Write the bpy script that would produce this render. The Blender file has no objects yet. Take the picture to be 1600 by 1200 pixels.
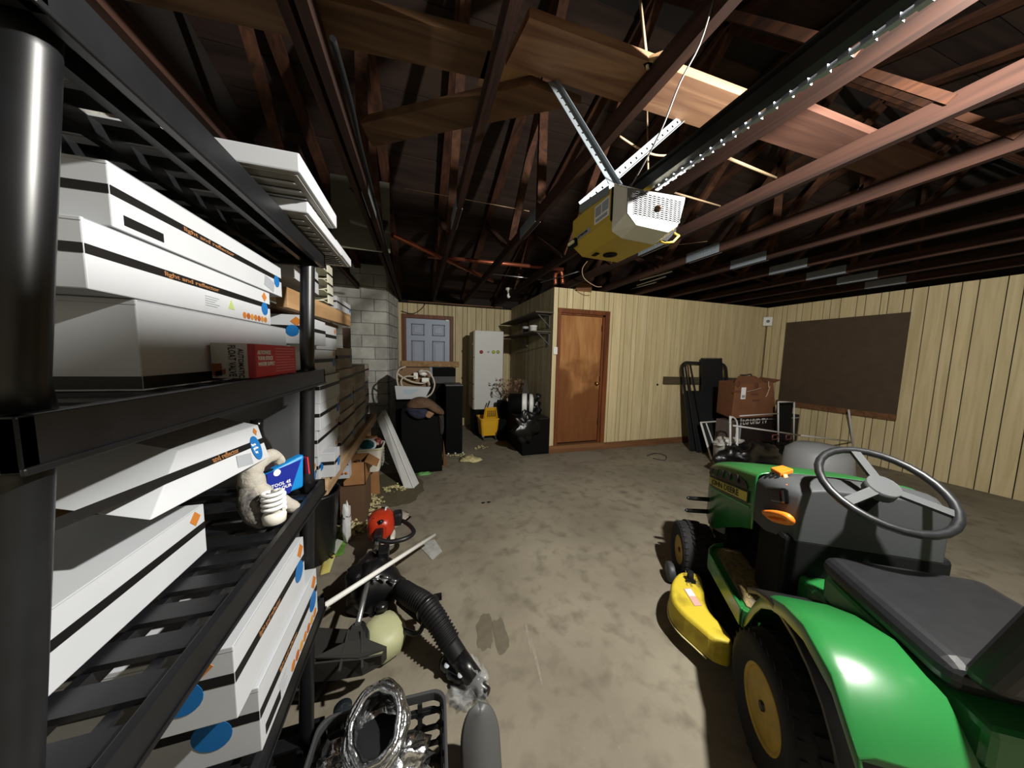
import bpy, bmesh, math, random
from mathutils import Vector, Matrix
random.seed(7)
PI=math.pi
SC=bpy.context.scene
COL=SC.collection
# ---------------------------------------------------------------- camera
FPX=467.0; CH=1.48
def _n(v): v=Vector(v); v.normalize(); return v
CY=_n(((655-800)/FPX,(554-600)/FPX,1))
CX=Vector(((2309-800)/FPX,(590-600)/FPX,1)); CX=_n(CX-CY*CX.dot(CY))
CZ=-CY.cross(CX)
if CZ[1]>0: CZ=-CZ
ROWS=[Vector((CX[i],CY[i],CZ[i])) for i in range(3)]       # camera axes in world
CAM=Vector((0,0,CH))
cd=bpy.data.cameras.new('camera'); cam=bpy.data.objects.new('camera',cd); COL.objects.link(cam)
r0,r1,r2=ROWS[0],-ROWS[1],-ROWS[2]
cam.matrix_world=Matrix(((r0[0],r1[0],r2[0],0),(r0[1],r1[1],r2[1],0),(r0[2],r1[2],r2[2],CH),(0,0,0,1)))
cd.sensor_width=36; cd.lens=36*FPX/1600; cd.clip_start=0.02; cd.clip_end=60
SC.camera=cam
# ---------------------------------------------------------------- world, lights, exposure
w=bpy.data.worlds.new('world'); SC.world=w; w.use_nodes=True
w.node_tree.nodes['Background'].inputs[0].default_value=(0.5,0.55,0.6,1)
w.node_tree.nodes['Background'].inputs[1].default_value=0.02
LAMP=Vector((1.41,0.20,2.45))
ld=bpy.data.lights.new('ceiling_lamp_light','POINT'); ld.energy=455; ld.shadow_soft_size=0.035; ld.color=(1.0,0.965,0.90)
lo=bpy.data.objects.new('ceiling_lamp_light',ld); lo.location=LAMP; COL.objects.link(lo)
SC.view_settings.view_transform='Standard'; SC.view_settings.look='None'
SC.view_settings.exposure=0.0; SC.view_settings.gamma=1; SC.view_settings.use_curve_mapping=False
SC.cycles.max_bounces=6; SC.cycles.diffuse_bounces=4
# ---------------------------------------------------------------- measuring helpers: pixel ray meets a real plane
def ray(p):
    return ROWS[0]*((p[0]-800)/FPX)+ROWS[1]*((p[1]-600)/FPX)+ROWS[2]
def _on(p,a,v):
    r=ray(p); return CAM+r*((v-CAM[a])/r[a])
def oX(p,v): return _on(p,0,v)
def oY(p,v): return _on(p,1,v)
def oZ(p,v): return _on(p,2,v)
# ---------------------------------------------------------------- materials
def lin(c):
    if isinstance(c,str):
        c=c.lstrip('#'); c=[int(c[i:i+2],16)/255 for i in (0,2,4)]
    return tuple(x/12.92 if x<=0.04045 else ((x+0.055)/1.055)**2.4 for x in c)+(1,)
_M={}
def mat(name,col,rough=0.6,metal=0,var=0.0,vs=8,bump=0,bs=60,col2=None,spec=0.4,rand=0.0,stretch=None,emit=0,trans=0,det=4,ramp=(0.35,0.65),alpha=1):
    if name in _M: return _M[name]
    m=bpy.data.materials.new(name); m.use_nodes=True; nt=m.node_tree; N=nt.nodes; L=nt.links
    b=N['Principled BSDF']; c=lin(col)
    b.inputs['Base Color'].default_value=c; b.inputs['Roughness'].default_value=rough; b.inputs['Metallic'].default_value=metal
    b.inputs['Specular IOR Level'].default_value=spec
    if trans: b.inputs['Transmission Weight'].default_value=trans
    if alpha<1: b.inputs['Alpha'].default_value=alpha
    if emit: b.inputs['Emission Color'].default_value=c; b.inputs['Emission Strength'].default_value=emit
    tc=None
    if var or bump or col2:
        tc=N.new('ShaderNodeTexCoord'); mp=N.new('ShaderNodeMapping'); L.new(tc.outputs['Object'],mp.inputs[0])
        if stretch: mp.inputs['Scale'].default_value=stretch
    src=None
    if var or col2:
        nz=N.new('ShaderNodeTexNoise'); nz.inputs['Scale'].default_value=vs; nz.inputs['Detail'].default_value=det; L.new(mp.outputs[0],nz.inputs['Vector'])
        cr=N.new('ShaderNodeValToRGB'); cr.color_ramp.elements[0].position=ramp[0]; cr.color_ramp.elements[1].position=ramp[1]
        c2=lin(col2) if col2 else tuple(x*(1-var) for x in c[:3])+(1,)
        cr.color_ramp.elements[0].color=c; cr.color_ramp.elements[1].color=c2
        L.new(nz.outputs[0],cr.inputs[0]); src=cr.outputs[0]
    if rand:
        oi=N.new('ShaderNodeObjectInfo'); mr=N.new('ShaderNodeMapRange'); L.new(oi.outputs['Random'],mr.inputs[0])
        mr.inputs['To Min'].default_value=1-rand; mr.inputs['To Max'].default_value=1+rand
        mx=N.new('ShaderNodeVectorMath'); mx.operation='SCALE'
        if src: L.new(src,mx.inputs[0])
        else: mx.inputs[0].default_value=c[:3]
        L.new(mr.outputs[0],mx.inputs['Scale']); src=mx.outputs[0]
    if src: L.new(src,b.inputs['Base Color'])
    if bump:
        n2=N.new('ShaderNodeTexNoise'); n2.inputs['Scale'].default_value=bs; n2.inputs['Detail'].default_value=5; L.new(mp.outputs[0],n2.inputs['Vector'])
        bp=N.new('ShaderNodeBump'); bp.inputs['Strength'].default_value=bump; bp.inputs['Distance'].default_value=0.01
        L.new(n2.outputs[0],bp.inputs['Height']); L.new(bp.outputs[0],b.inputs['Normal'])
    _M[name]=m; return m
def woodmat(name,c1,c2,axis,rough=0.7,scale=14,ratio=0.08,rand=0.12,dark=None,zsplit=None):
    """grain drawn out along one axis, rings from a distorted noise"""
    if name in _M: return _M[name]
    m=mat(name,c1,rough,0,0,1,0,spec=0.25); nt=m.node_tree; N=nt.nodes; L=nt.links; b=N['Principled BSDF']
    tc=N.new('ShaderNodeTexCoord'); mp=N.new('ShaderNodeMapping'); s=[1,1,1]; s[axis]=ratio; mp.inputs['Scale'].default_value=s
    L.new(tc.outputs['Object'],mp.inputs[0])
    oi=N.new('ShaderNodeObjectInfo'); va=N.new('ShaderNodeVectorMath'); va.operation='ADD'
    sc=N.new('ShaderNodeMath'); sc.operation='MULTIPLY'; sc.inputs[1].default_value=37; L.new(oi.outputs['Random'],sc.inputs[0])
    L.new(mp.outputs[0],va.inputs[0]); L.new(sc.outputs[0],va.inputs[1])
    nz=N.new('ShaderNodeTexNoise'); nz.inputs['Scale'].default_value=scale; nz.inputs['Detail'].default_value=6; nz.inputs['Distortion'].default_value=1.2
    L.new(va.outputs[0],nz.inputs['Vector'])
    cr=N.new('ShaderNodeValToRGB'); cr.color_ramp.elements[0].position=0.33; cr.color_ramp.elements[1].position=0.68
    cr.color_ramp.elements[0].color=lin(c1); cr.color_ramp.elements[1].color=lin(c2)
    L.new(nz.outputs[0],cr.inputs[0]); src=cr.outputs[0]
    if dark:
        n3=N.new('ShaderNodeTexNoise'); n3.inputs['Scale'].default_value=1.7; n3.inputs['Detail'].default_value=5; n3.inputs['Distortion'].default_value=0.6; L.new(tc.outputs['Object'],n3.inputs['Vector']); n3o=n3.outputs[0]
        if zsplit is not None:
            sx_=N.new('ShaderNodeSeparateXYZ'); L.new(tc.outputs['Object'],sx_.inputs[0]); ma=N.new('ShaderNodeMath'); ma.operation='MULTIPLY_ADD'; ma.inputs[1].default_value=-0.35; ma.inputs[2].default_value=zsplit*0.35+0.02; L.new(sx_.outputs[2],ma.inputs[0]); mb=N.new('ShaderNodeMath'); mb.operation='ADD'; L.new(ma.outputs[0],mb.inputs[0]); L.new(n3o,mb.inputs[1]); n3o=mb.outputs[0]
        c3=N.new('ShaderNodeValToRGB'); c3.color_ramp.elements[0].position=0.45; c3.color_ramp.elements[1].position=0.62; c3.color_ramp.elements[1].color=(0.82,0.82,0.82,1); L.new(n3o,c3.inputs[0])
        mx=N.new('ShaderNodeMix'); mx.data_type='RGBA'; L.new(c3.outputs[0],mx.inputs[0]); L.new(src,mx.inputs[6]); mx.inputs[7].default_value=lin(dark); src=mx.outputs[2]
    mr=N.new('ShaderNodeMapRange'); L.new(oi.outputs['Random'],mr.inputs[0]); mr.inputs['To Min'].default_value=1-rand; mr.inputs['To Max'].default_value=1+rand
    vs=N.new('ShaderNodeVectorMath'); vs.operation='SCALE'; L.new(src,vs.inputs[0]); L.new(mr.outputs[0],vs.inputs['Scale']); L.new(vs.outputs[0],b.inputs['Base Color'])
    bp=N.new('ShaderNodeBump'); bp.inputs['Strength'].default_value=0.25; bp.inputs['Distance'].default_value=0.004; L.new(nz.outputs[0],bp.inputs['Height']); L.new(bp.outputs[0],b.inputs['Normal'])
    return m
def floormat():
    m=mat('concrete_floor','8a8170',0.75,spec=0.3); nt=m.node_tree; N=nt.nodes; L=nt.links; b=N['Principled BSDF']
    tc=N.new('ShaderNodeTexCoord')
    def noise(s,d=6,dist=0):
        n=N.new('ShaderNodeTexNoise'); n.inputs['Scale'].default_value=s; n.inputs['Detail'].default_value=d; n.inputs['Distortion'].default_value=dist; L.new(tc.outputs['Object'],n.inputs['Vector']); return n.outputs[0]
    def ramp(i,p0,p1,a,c):
        r=N.new('ShaderNodeValToRGB'); e=r.color_ramp.elements; e[0].position=p0; e[1].position=p1; e[0].color=lin(a); e[1].color=lin(c); L.new(i,r.inputs[0]); return r.outputs[0]
    def mix(f,a,c):
        x=N.new('ShaderNodeMix'); x.data_type='RGBA'; L.new(f,x.inputs[0])
        for k,v in ((6,a),(7,c)):
            if isinstance(v,str): x.inputs[k].default_value=lin(v)
            else: L.new(v,x.inputs[k])
        return x.outputs[2]
    base=ramp(noise(1.6,8,0.1),0.35,0.68,'736c5e','867f6f')
    mott=ramp(noise(9,8,0.2),0.5,0.72,'000000','ffffff')
    c=mix(mott,base,'655e51')
    dk=ramp(noise(2.6,8,0.3),0.56,0.75,'000000','b0b0b0'); c=mix(dk,c,'5a5347')
    wt=ramp(noise(26,4,0.3),0.70,0.78,'000000','909090'); c=mix(wt,c,'b9b3a4')
    sp=ramp(noise(55,3,0),0.74,0.78,'000000','c0c0c0'); c=mix(sp,c,'2e2a24')
    wear=ramp(noise(0.9,4,0.6),0.58,0.7,'000000','707070'); c=mix(wear,c,'a49c8b')
    L.new(c,b.inputs['Base Color'])
    bp=N.new('ShaderNodeBump'); bp.inputs['Strength'].default_value=0.35; bp.inputs['Distance'].default_value=0.006
    L.new(noise(30,8,0.3),bp.inputs['Height']); L.new(bp.outputs[0],b.inputs['Normal'])
    rr=N.new('ShaderNodeMapRange'); L.new(noise(3,4),rr.inputs[0]); rr.inputs['To Min'].default_value=0.5; rr.inputs['To Max'].default_value=0.9; L.new(rr.outputs[0],b.inputs['Roughness'])
    return m
# ---------------------------------------------------------------- mesh builder
class MB:
    def __init__(s): s.v=[]; s.f=[]; s.m=[]; s.s=[]
    def add(s,v,f,mi=0,sm=False):
        o=len(s.v); s.v+=[Vector(x) for x in v]
        for q in f: s.f.append([o+i for i in q]); s.m.append(mi); s.s.append(sm)
        return s
    def hexa(s,a,b,mi=0):
        """two quads a (bottom) and b (top)"""
        return s.add(list(a)+list(b),[(3,2,1,0),(4,5,6,7),(0,1,5,4),(1,2,6,5),(2,3,7,6),(3,0,4,7)],mi)
    def box(s,x0,x1,y0,y1,z0,z1,mi=0):
        return s.hexa([(x0,y0,z0),(x1,y0,z0),(x1,y1,z0),(x0,y1,z0)],[(x0,y0,z1),(x1,y0,z1),(x1,y1,z1),(x0,y1,z1)],mi)
    def obox(s,c,u,v,w,mi=0):
        c,u,v,w=map(Vector,(c,u,v,w))
        return s.hexa([c-u-v-w,c+u-v-w,c+u+v-w,c-u+v-w],[c-u-v+w,c+u-v+w,c+u+v+w,c-u+v+w],mi)
    def bar(s,p,q,wd,h,up=(0,0,1),mi=0):
        p,q=Vector(p),Vector(q); d=q-p; u=Vector(up); sd=d.cross(u)
        if sd.length<1e-6: sd=d.cross(Vector((1,0,0)))
        sd.normalize(); n=sd.cross(d); n.normalize()
        return s.obox((p+q)/2,d/2,sd*wd/2,n*h/2,mi)
    def prism(s,pts,vec,mi=0,sm=False):
        n=len(pts); v=Vector(vec); P=[Vector(p) for p in pts]
        s.add(P+[p+v for p in P],[tuple(range(n))[::-1],tuple(range(n,2*n))],mi)
        o=len(s.v)-2*n
        for i in range(n):
            j=(i+1)%n; s.f.append([o+i,o+j,o+n+j,o+n+i]); s.m.append(mi); s.s.append(sm)
        return s
    def rings(s,R,mi=0,closed=False,caps=True,sm=True):
        n=len(R[0]); o=len(s.v)
        for r in R: s.v+=[Vector(x) for x in r]
        k=len(R)
        for i in range(k if closed else k-1):
            a=o+i*n; b=o+((i+1)%k)*n
            for j in range(n):
                l=(j+1)%n; s.f.append([a+j,a+l,b+l,b+j]); s.m.append(mi); s.s.append(sm)
        if caps and not closed:
            s.f.append([o+j for j in range(n)][::-1]); s.m.append(mi); s.s.append(False)
            s.f.append([o+(k-1)*n+j for j in range(n)]); s.m.append(mi); s.s.append(False)
        return s
    def tube(s,P,r,n=8,mi=0,closed=False,caps=True):
        P=[Vector(p) for p in P]; k=len(P); R=[]; up=None
        for i,p in enumerate(P):
            a=P[(i-1)%k] if (closed or i>0) else p; b=P[(i+1)%k] if (closed or i<k-1) else p
            t=(b-a).normalized()
            if up is None:
                up=t.cross(Vector((0.13,0.21,0.97)))
                if up.length<0.1: up=t.cross(Vector((1,0,0)))
                up.normalize()
            up=(up-t*up.dot(t)).normalized(); sd=t.cross(up)
            rr=r[i] if isinstance(r,(list,tuple)) else r
            R.append([p+up*(rr*math.cos(2*PI*j/n))+sd*(rr*math.sin(2*PI*j/n)) for j in range(n)])
        return s.rings(R,mi,closed,caps)
    def cyl(s,p,q,r,r2=None,n=16,mi=0,caps=True): return s.tube([p,q],[r,r if r2 is None else r2],n,mi,caps=caps)
    def lathe(s,o,ax,prof,n=24,mi=0,caps=True,flat=False):
        """prof: (radius, height along ax)"""
        o=Vector(o); ax=Vector(ax).normalized(); u=ax.cross(Vector((0.3,0.9,0.1)))
        u.normalize(); v=ax.cross(u)
        R=[[o+ax*h+u*(r*math.cos(2*PI*j/n))+v*(r*math.sin(2*PI*j/n)) for j in range(n)] for r,h in prof]
        return s.rings(R,mi,False,caps,not flat)
    def grid(s,fn,nu,nv,mi=0,sm=True):
        o=len(s.v)
        for i in range(nu+1):
            for j in range(nv+1): s.v.append(Vector(fn(i/nu,j/nv)))
        for i in range(nu):
            for j in range(nv):
                a=o+i*(nv+1)+j; s.f.append([a,a+1,a+nv+2,a+nv+1]); s.m.append(mi); s.s.append(sm)
        return s
    def build(s,name,mats,parent=None,bevel=0,kind=None,label=None,seg=2,solid=0,local=False,sub=0,recalc=True):
        me=bpy.data.meshes.new(name); V=s.v
        if parent is not None and not local:
            inv=xf(parent).inverted(); V=[inv@v for v in V]
        me.from_pydata([tuple(v) for v in V],[],s.f)
        if not isinstance(mats,(list,tuple)): mats=[mats]
        for m in mats: me.materials.append(m)
        me.polygons.foreach_set('material_index',s.m); me.polygons.foreach_set('use_smooth',s.s)
        if recalc:
            bm=bmesh.new(); bm.from_mesh(me); bmesh.ops.recalc_face_normals(bm,faces=bm.faces); bm.to_mesh(me); bm.free()
        me.update()
        o=bpy.data.objects.new(name,me); COL.objects.link(o)
        if parent is not None: o.parent=parent
        if solid:
            d=o.modifiers.new('s','SOLIDIFY'); d.thickness=solid; d.offset=0
        if bevel:
            d=o.modifiers.new('b','BEVEL'); d.width=bevel; d.segments=seg; d.limit_method='ANGLE'; d.angle_limit=0.7
        if sub:
            d=o.modifiers.new('u','SUBSURF'); d.levels=sub; d.render_levels=sub
        if kind: o['kind']=kind
        if label: o['label']=label
        return o
def xf(o):
    m=Matrix.Identity(4)
    while o is not None:
        m=(Matrix.Translation(o.location)@o.rotation_euler.to_matrix().to_4x4())@m; o=o.parent
    return m
def thing(name,label,cat,loc=(0,0,0),rz=0,group=None,kind=None):
    o=bpy.data.objects.new(name,None); COL.objects.link(o); o.location=loc; o.rotation_euler=(0,0,rz)
    o.empty_display_size=0.1; o['label']=label
    if cat: o['category']=cat
    if group: o['group']=group
    if kind: o['kind']=kind
    return o
def tag(o,label,cat=None,group=None,kind=None):
    o['label']=label
    if cat: o['category']=cat
    if group: o['group']=group
    if kind: o['kind']=kind
    return o
def B(x0,x1,y0,y1,z0,z1,mi=0): return MB().box(x0,x1,y0,y1,z0,z1,mi)
def text(s,o,u,v,size,m,parent,name='lettering',ext=0.0004,off=0.0008,width=None,align='LEFT'):
    """flat print: letters lie in the plane of u (reading direction) and v (up)"""
    c=bpy.data.curves.new(name,'FONT'); c.body=s; c.size=size; c.extrude=ext; c.resolution_u=2; c.align_x=align; c.align_y='CENTER'; c.offset=size*0.018; c.materials.append(m)
    ob=bpy.data.objects.new(name,c); COL.objects.link(ob)
    u=Vector(u).normalized(); v=Vector(v); v=(v-u*v.dot(u)).normalized(); w_=u.cross(v)
    sx=1.0
    if width:
        n=max(1,max(len(q) for q in s.split('\n'))); sx=width/(0.56*size*n)
    W=Matrix(((u[0]*sx,v[0],w_[0],0),(u[1]*sx,v[1],w_[1],0),(u[2]*sx,v[2],w_[2],0),(0,0,0,1)))
    W.translation=Vector(o)+w_*off
    if parent is not None: W=xf(parent).inverted()@W
    me=bpy.data.meshes.new_from_object(ob); bpy.data.objects.remove(ob)
    me.transform(W); o2=bpy.data.objects.new(name,me); COL.objects.link(o2); o2.parent=parent
    return o2
def catmull(P,k=6,closed=False):
    P=[Vector(p) for p in P]; n=len(P); out=[]
    for i in range(n if closed else n-1):
        a=P[(i-1)%n] if (closed or i>0) else P[0]; b=P[i]; c=P[(i+1)%n]; d=P[(i+2)%n] if (closed or i<n-2) else P[-1]
        for j in range(k):
            t=j/k; out.append(0.5*((2*b)+(c-a)*t+(2*a-5*b+4*c-d)*t*t+(3*b-a-3*c+d)*t**3))
    if not closed: out.append(P[-1])
    return out
# ---------------------------------------------------------------- shared materials
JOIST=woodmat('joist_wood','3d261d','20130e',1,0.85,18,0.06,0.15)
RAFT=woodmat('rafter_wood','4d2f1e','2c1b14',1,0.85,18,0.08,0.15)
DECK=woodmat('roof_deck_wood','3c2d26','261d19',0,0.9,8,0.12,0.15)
BOARD=woodmat('pale_board','6b5038','4a3524',0,0.8,14,0.06,0.1)
PINE=woodmat('pine_board','b4926a','8d6c48',1,0.7,14,0.06,0.1)
PLY=woodmat('bench_wood','8d7355','6f573f',1,0.75,10,0.1,0.1)
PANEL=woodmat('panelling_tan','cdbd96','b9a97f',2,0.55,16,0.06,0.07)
PANEL_SHADE=woodmat('panelling_shaded','9a8f72','7f755a',2,0.65,16,0.06,0.07)  # same panelling, with the alcove's shade put into the colour
CASE=woodmat('door_casing_wood','7a4526','55301c',2,0.5,14,0.06,0.05)
DOORW=woodmat('slab_door_wood','ae7f50','8f6038',2,0.38,9,0.16,0.0,dark='63381f',zsplit=1.15)
TRIM=woodmat('trim_wood','7b5638','5b3d28',0,0.6,14,0.06,0.1)
BLACKP=mat('black_plastic','17181b',0.42,var=0.25,vs=30,spec=0.5)
BLACKM=mat('black_matte','0c0d0e',0.8,spec=0.2)
DKGREY=mat('dark_grey_plastic','35373a',0.5)
WHITEC=mat('white_card','b3b6ba',0.6,var=0.06,vs=6,rand=0.03)
SHADEC=mat('shaded_white_card','a09a8f',0.75,var=0.2,vs=7,rand=0.06,col2='7f766a')  # white card with the bench stacks' shade mixed into its colour
BAND=mat('print_black','0d0c0c',0.5)
ORANGE=mat('print_orange','b06c2a',0.5)
BROWNP=mat('print_brown','8a5f3c',0.5)
BLUEP=mat('print_blue','1a62a0',0.4)
WHITEP=mat('print_white','e8e8ea',0.5)
GREYP=mat('print_grey','8f959b',0.5)
CARD=mat('cardboard','9a6f45',0.8,var=0.15,vs=9,bump=0.1,bs=40)
METAL=mat('bright_metal','b9bdc0',0.3,1.0)
ZINC=mat('galvanised_steel','9aa3aa',0.45,0.7)
WHITEPL=mat('white_plastic','dcdcd6',0.4)
WIRE=mat('pale_wire','9d8468',0.6)
# ================================================================ THE ROOM
XL,XR,YF,YR,YP,XP,ZT=-1.35,6.4,6.3,-2.75,4.145,1.91,2.52
fl=B(XL-0.3,XR+0.1,YR-0.1,YF+0.1,-0.12,0).build('floor',floormat()); tag(fl,'stained bare concrete garage floor',kind='structure')
def decal(name,pts,m,par,seed=0,h=0.0006):
    rnd=random.Random(seed); P=[oZ(p,0.0002) for p in pts]; c=sum(P,Vector())/len(P); Q=[]
    for p in catmull(P,4,True): Q.append(c+(p-c)*(1+rnd.uniform(-0.12,0.12)))
    return MB().prism(Q,(0,0,h)).build(name,m,par)
DAMP=mat('damp_stain','625b4d',0.6,var=0.15,vs=30); CHALK=mat('chalky_smear','857e70',0.8,var=0.2,vs=40); FT=mat('floor_patch_brown','59523f',0.8,var=0.2,vs=20)
decal('damp_stain',[(748,968),(764,958),(770,985),(766,1012),(750,1014),(744,990)],DAMP,fl,1)
decal('damp_stain',[(770,975),(782,965),(792,990),(796,1010),(780,1020),(772,1000)],DAMP,fl,2)
decal('paint_drip',[(820,978),(824,978),(830,1015),(828,1016)],CHALK,fl,3); decal('paint_drip',[(828,1000),(832,1000),(842,1040),(848,1068),(846,1068),(838,1042)],CHALK,fl,4)
decal('chalky_smear',[(885,708),(930,706),(945,716),(905,722),(888,718)],CHALK,fl,5); decal('floor_dark_patch',[(590,745),(640,738),(662,760),(640,785),(600,790),(585,765)],FT,fl,6)  # pale smear, then a darker brown patch over the floor colour
# roof: two slopes of boards on rafters
RIDGE_Y=1.8; EAVE=2.66; PITCH=0.27
def zr(y): return EAVE+PITCH*((YF+0.15)-y) if y>RIDGE_Y else EAVE+PITCH*(y-(2*RIDGE_Y-YF-0.15))
ceil=MB()
for a,b in ((RIDGE_Y,YF+0.2),(2*RIDGE_Y-YF-0.2,RIDGE_Y)):
    ceil.hexa([(XL-0.4,a,zr(a+1e-4)+0.03),(XR+0.3,a,zr(a+1e-4)+0.03),(XR+0.3,b,zr(b-1e-4)+0.03),(XL-0.4,b,zr(b-1e-4)+0.03)],
              [(XL-0.4,a,zr(a+1e-4)+0.05),(XR+0.3,a,zr(a+1e-4)+0.05),(XR+0.3,b,zr(b-1e-4)+0.05),(XL-0.4,b,zr(b-1e-4)+0.05)])
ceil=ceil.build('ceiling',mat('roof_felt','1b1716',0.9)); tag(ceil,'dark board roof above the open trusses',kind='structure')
y=2*RIDGE_Y-YF-0.15
while y<YF+0.1:
    a=y; b=y+0.275
    if not(a<RIDGE_Y<b):
        d=random.uniform(-0.002,0.002)
        MB().hexa([(XL-0.3,a,zr(a)+0.008+d),(XR+0.2,a,zr(a)+0.008+d),(XR+0.2,b,zr(b)+0.008+d),(XL-0.3,b,zr(b)+0.008+d)],
              [(XL-0.3,a,zr(a)+0.028),(XR+0.2,a,zr(a)+0.028),(XR+0.2,b,zr(b)+0.028),(XL-0.3,b,zr(b)+0.028)]).build('roof_board',DECK,ceil)
    y+=0.285
# roof trusses at 61 cm
tx=[-0.94,-0.33,0.28,0.88,1.51,2.14,2.76,3.4,4.03,4.7,5.31,5.92]
for i,x in enumerate(tx):
    nm=['in the dark left corner above the shelving','doubled, above the cartons at the left wall','second from the wide door opener, left side','just left of the wide opener rail','just right of the opener chain rail','running behind the opener body','with a toothed plate, right of the opener','second with a toothed plate','third with a toothed plate','fourth from the right wall','third from the right wall','nearest the right wall'][i]
    t=thing('roof_truss','brown roof truss '+nm,'truss',(x,0,ZT),kind='structure')
    h=0.019
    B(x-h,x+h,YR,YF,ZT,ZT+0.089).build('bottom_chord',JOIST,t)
    if i==1: B(x-0.075,x-0.04,YR,YF,ZT+0.01,ZT+0.10).build('bottom_chord',JOIST,t)
    ya=2*RIDGE_Y-YF
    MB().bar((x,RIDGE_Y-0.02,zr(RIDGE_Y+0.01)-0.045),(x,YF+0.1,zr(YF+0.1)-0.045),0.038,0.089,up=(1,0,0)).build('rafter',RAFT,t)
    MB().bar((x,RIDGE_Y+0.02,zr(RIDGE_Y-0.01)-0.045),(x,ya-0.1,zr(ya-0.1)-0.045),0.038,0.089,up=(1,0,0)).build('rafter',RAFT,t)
    for ay,by in ((RIDGE_Y,0.75),(RIDGE_Y,3.0),(0.9,-0.2),(4.1,3.05),(2.2,2.2) if i%2 else (4.1,4.75)):
        MB().bar((x,ay,zr(ay)-0.08),(x,by,ZT+0.06),0.034,0.064,up=(1,0,0)).build('web',RAFT,t)
    pl=MB()
    for s in (-1,1):
        xx=x+s*(h+0.0015); pl.box(xx-0.0012,xx+0.0012,2.25,2.62,ZT-0.002,ZT+0.092)
        if s<0:
            for k in range(18):
                for j in range(4): pl.box(xx-0.003,xx-0.0012,2.26+k*0.02,2.264+k*0.02,ZT+0.006+j*0.022,ZT+0.018+j*0.022)
    pl.build('toothed_plate',ZINC,t)
def strips(par,axis,f,a0,a1,z0,z1,matr,normal,widths=None,th=0.011,skip=None,groove=0.009):
    """panelling: each board its own mesh. axis 0: runs along x at y=f; axis 1: runs along y at x=f"""
    W=[0.075,0.155,0.095,0.185,0.12,0.09,0.17,0.135,0.08,0.15]; k=0; a=a0
    while a<a1-0.01:
        b=min(a+W[k%10]*random.uniform(0.92,1.08),a1); k+=1
        segs=[(z0,z1)]
        if skip and a<skip[1] and b>skip[0]:
            if a<skip[0]-0.02: b=skip[0]
            elif a<skip[1]-0.001:
                b=min(b,skip[1]); segs=[(skip[2],z1)] if skip[2]<z1 else []
                if len(skip)>3 and skip[3]>z0: segs.append((z0,skip[3]))
        for q0,q1 in segs:
            d=random.uniform(0,0.0015); f0,f1=sorted((f,f+normal*(th-d)))
            m=MB()
            if axis==0: m.box(a+groove/2,b-groove/2,f0,f1,q0,q1)
            else: m.box(f0,f1,a+groove/2,b-groove/2,q0,q1)
            m.build('panel_board',matr,par)
        a=b
GROOVE=mat('groove_dark','0e0b07',0.9)
# partition facing the camera, with the brown door
wc=MB(); DX0,DX1,DZ=2.0,2.86,2.19
wc.box(XP+0.014,DX0,YP+0.011,YP+0.09,0,ZT).box(DX1,XR,YP+0.011,YP+0.09,0,ZT).box(DX0,DX1,YP+0.011,YP+0.09,DZ,ZT)
wc=wc.build('wall_center',GROOVE); tag(wc,'tan grooved panelling wall around the brown door',kind='structure')
strips(wc,0,YP+0.011,XP,XR,0.10,ZT-0.005,PANEL,-1,skip=(DX0,DX1,DZ))
wp=B(XP+0.011,XP+0.09,YP+0.09,YF,0,ZT).build('wall_partition',GROOVE); tag(wp,'panelling wall at the side of the alcove, shade put into its colour',kind='structure')
strips(wp,1,XP+0.011,YP,YF,0.02,ZT-0.005,PANEL_SHADE,-1)
wf=MB(); FX0,FX1,FZ=-0.30,0.645,2.24
wf.box(-0.55,FX0,YF+0.011,YF+0.09,0,ZT).box(FX1,XP,YF+0.011,YF+0.09,0,ZT).box(FX0,FX1,YF+0.011,YF+0.09,FZ,ZT)
wf=wf.build('wall_back',GROOVE); tag(wf,'tan grooved panelling wall around the blue grey door',kind='structure')
strips(wf,0,YF+0.011,-0.5,XP,0.0,ZT-0.04,PANEL,-1,skip=(FX0,FX1,FZ))
wr=B(XR+0.011,XR+0.09,YR,YF,0,ZT).build('wall_right',GROOVE); tag(wr,'tan grooved panelling wall on the right',kind='structure')
strips(wr,1,XR+0.011,-1.2,YP,0.0,ZT-0.005,PANEL,-1)
wb=B(XL-0.1,XR+0.1,YR-0.1,YR,0,ZT).build('wall_front',mat('garage_door_cream','b9b09a',0.6,var=0.1)); tag(wb,'cream wall and door behind the camera',kind='structure')
# gable ends close the roof
ge=MB()
for x in (XL-0.2,XR+0.1):
    ge.prism([(x,YR-0.1,ZT),(x,YF+0.1,ZT),(x,YF+0.1,zr(YF+0.1)),(x,RIDGE_Y,zr(RIDGE_Y)),(x,YR-0.1,zr(YR-0.1))],(0.1,0,0))
ge.box(XL-0.2,XR,YF+0.1,YF+0.14,ZT-0.1,ZT+0.3)
tag(ge.build('wall_gable',mat('gable_board','241f1b',0.9)),'dark gable boards above the left and right walls',kind='structure')
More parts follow.
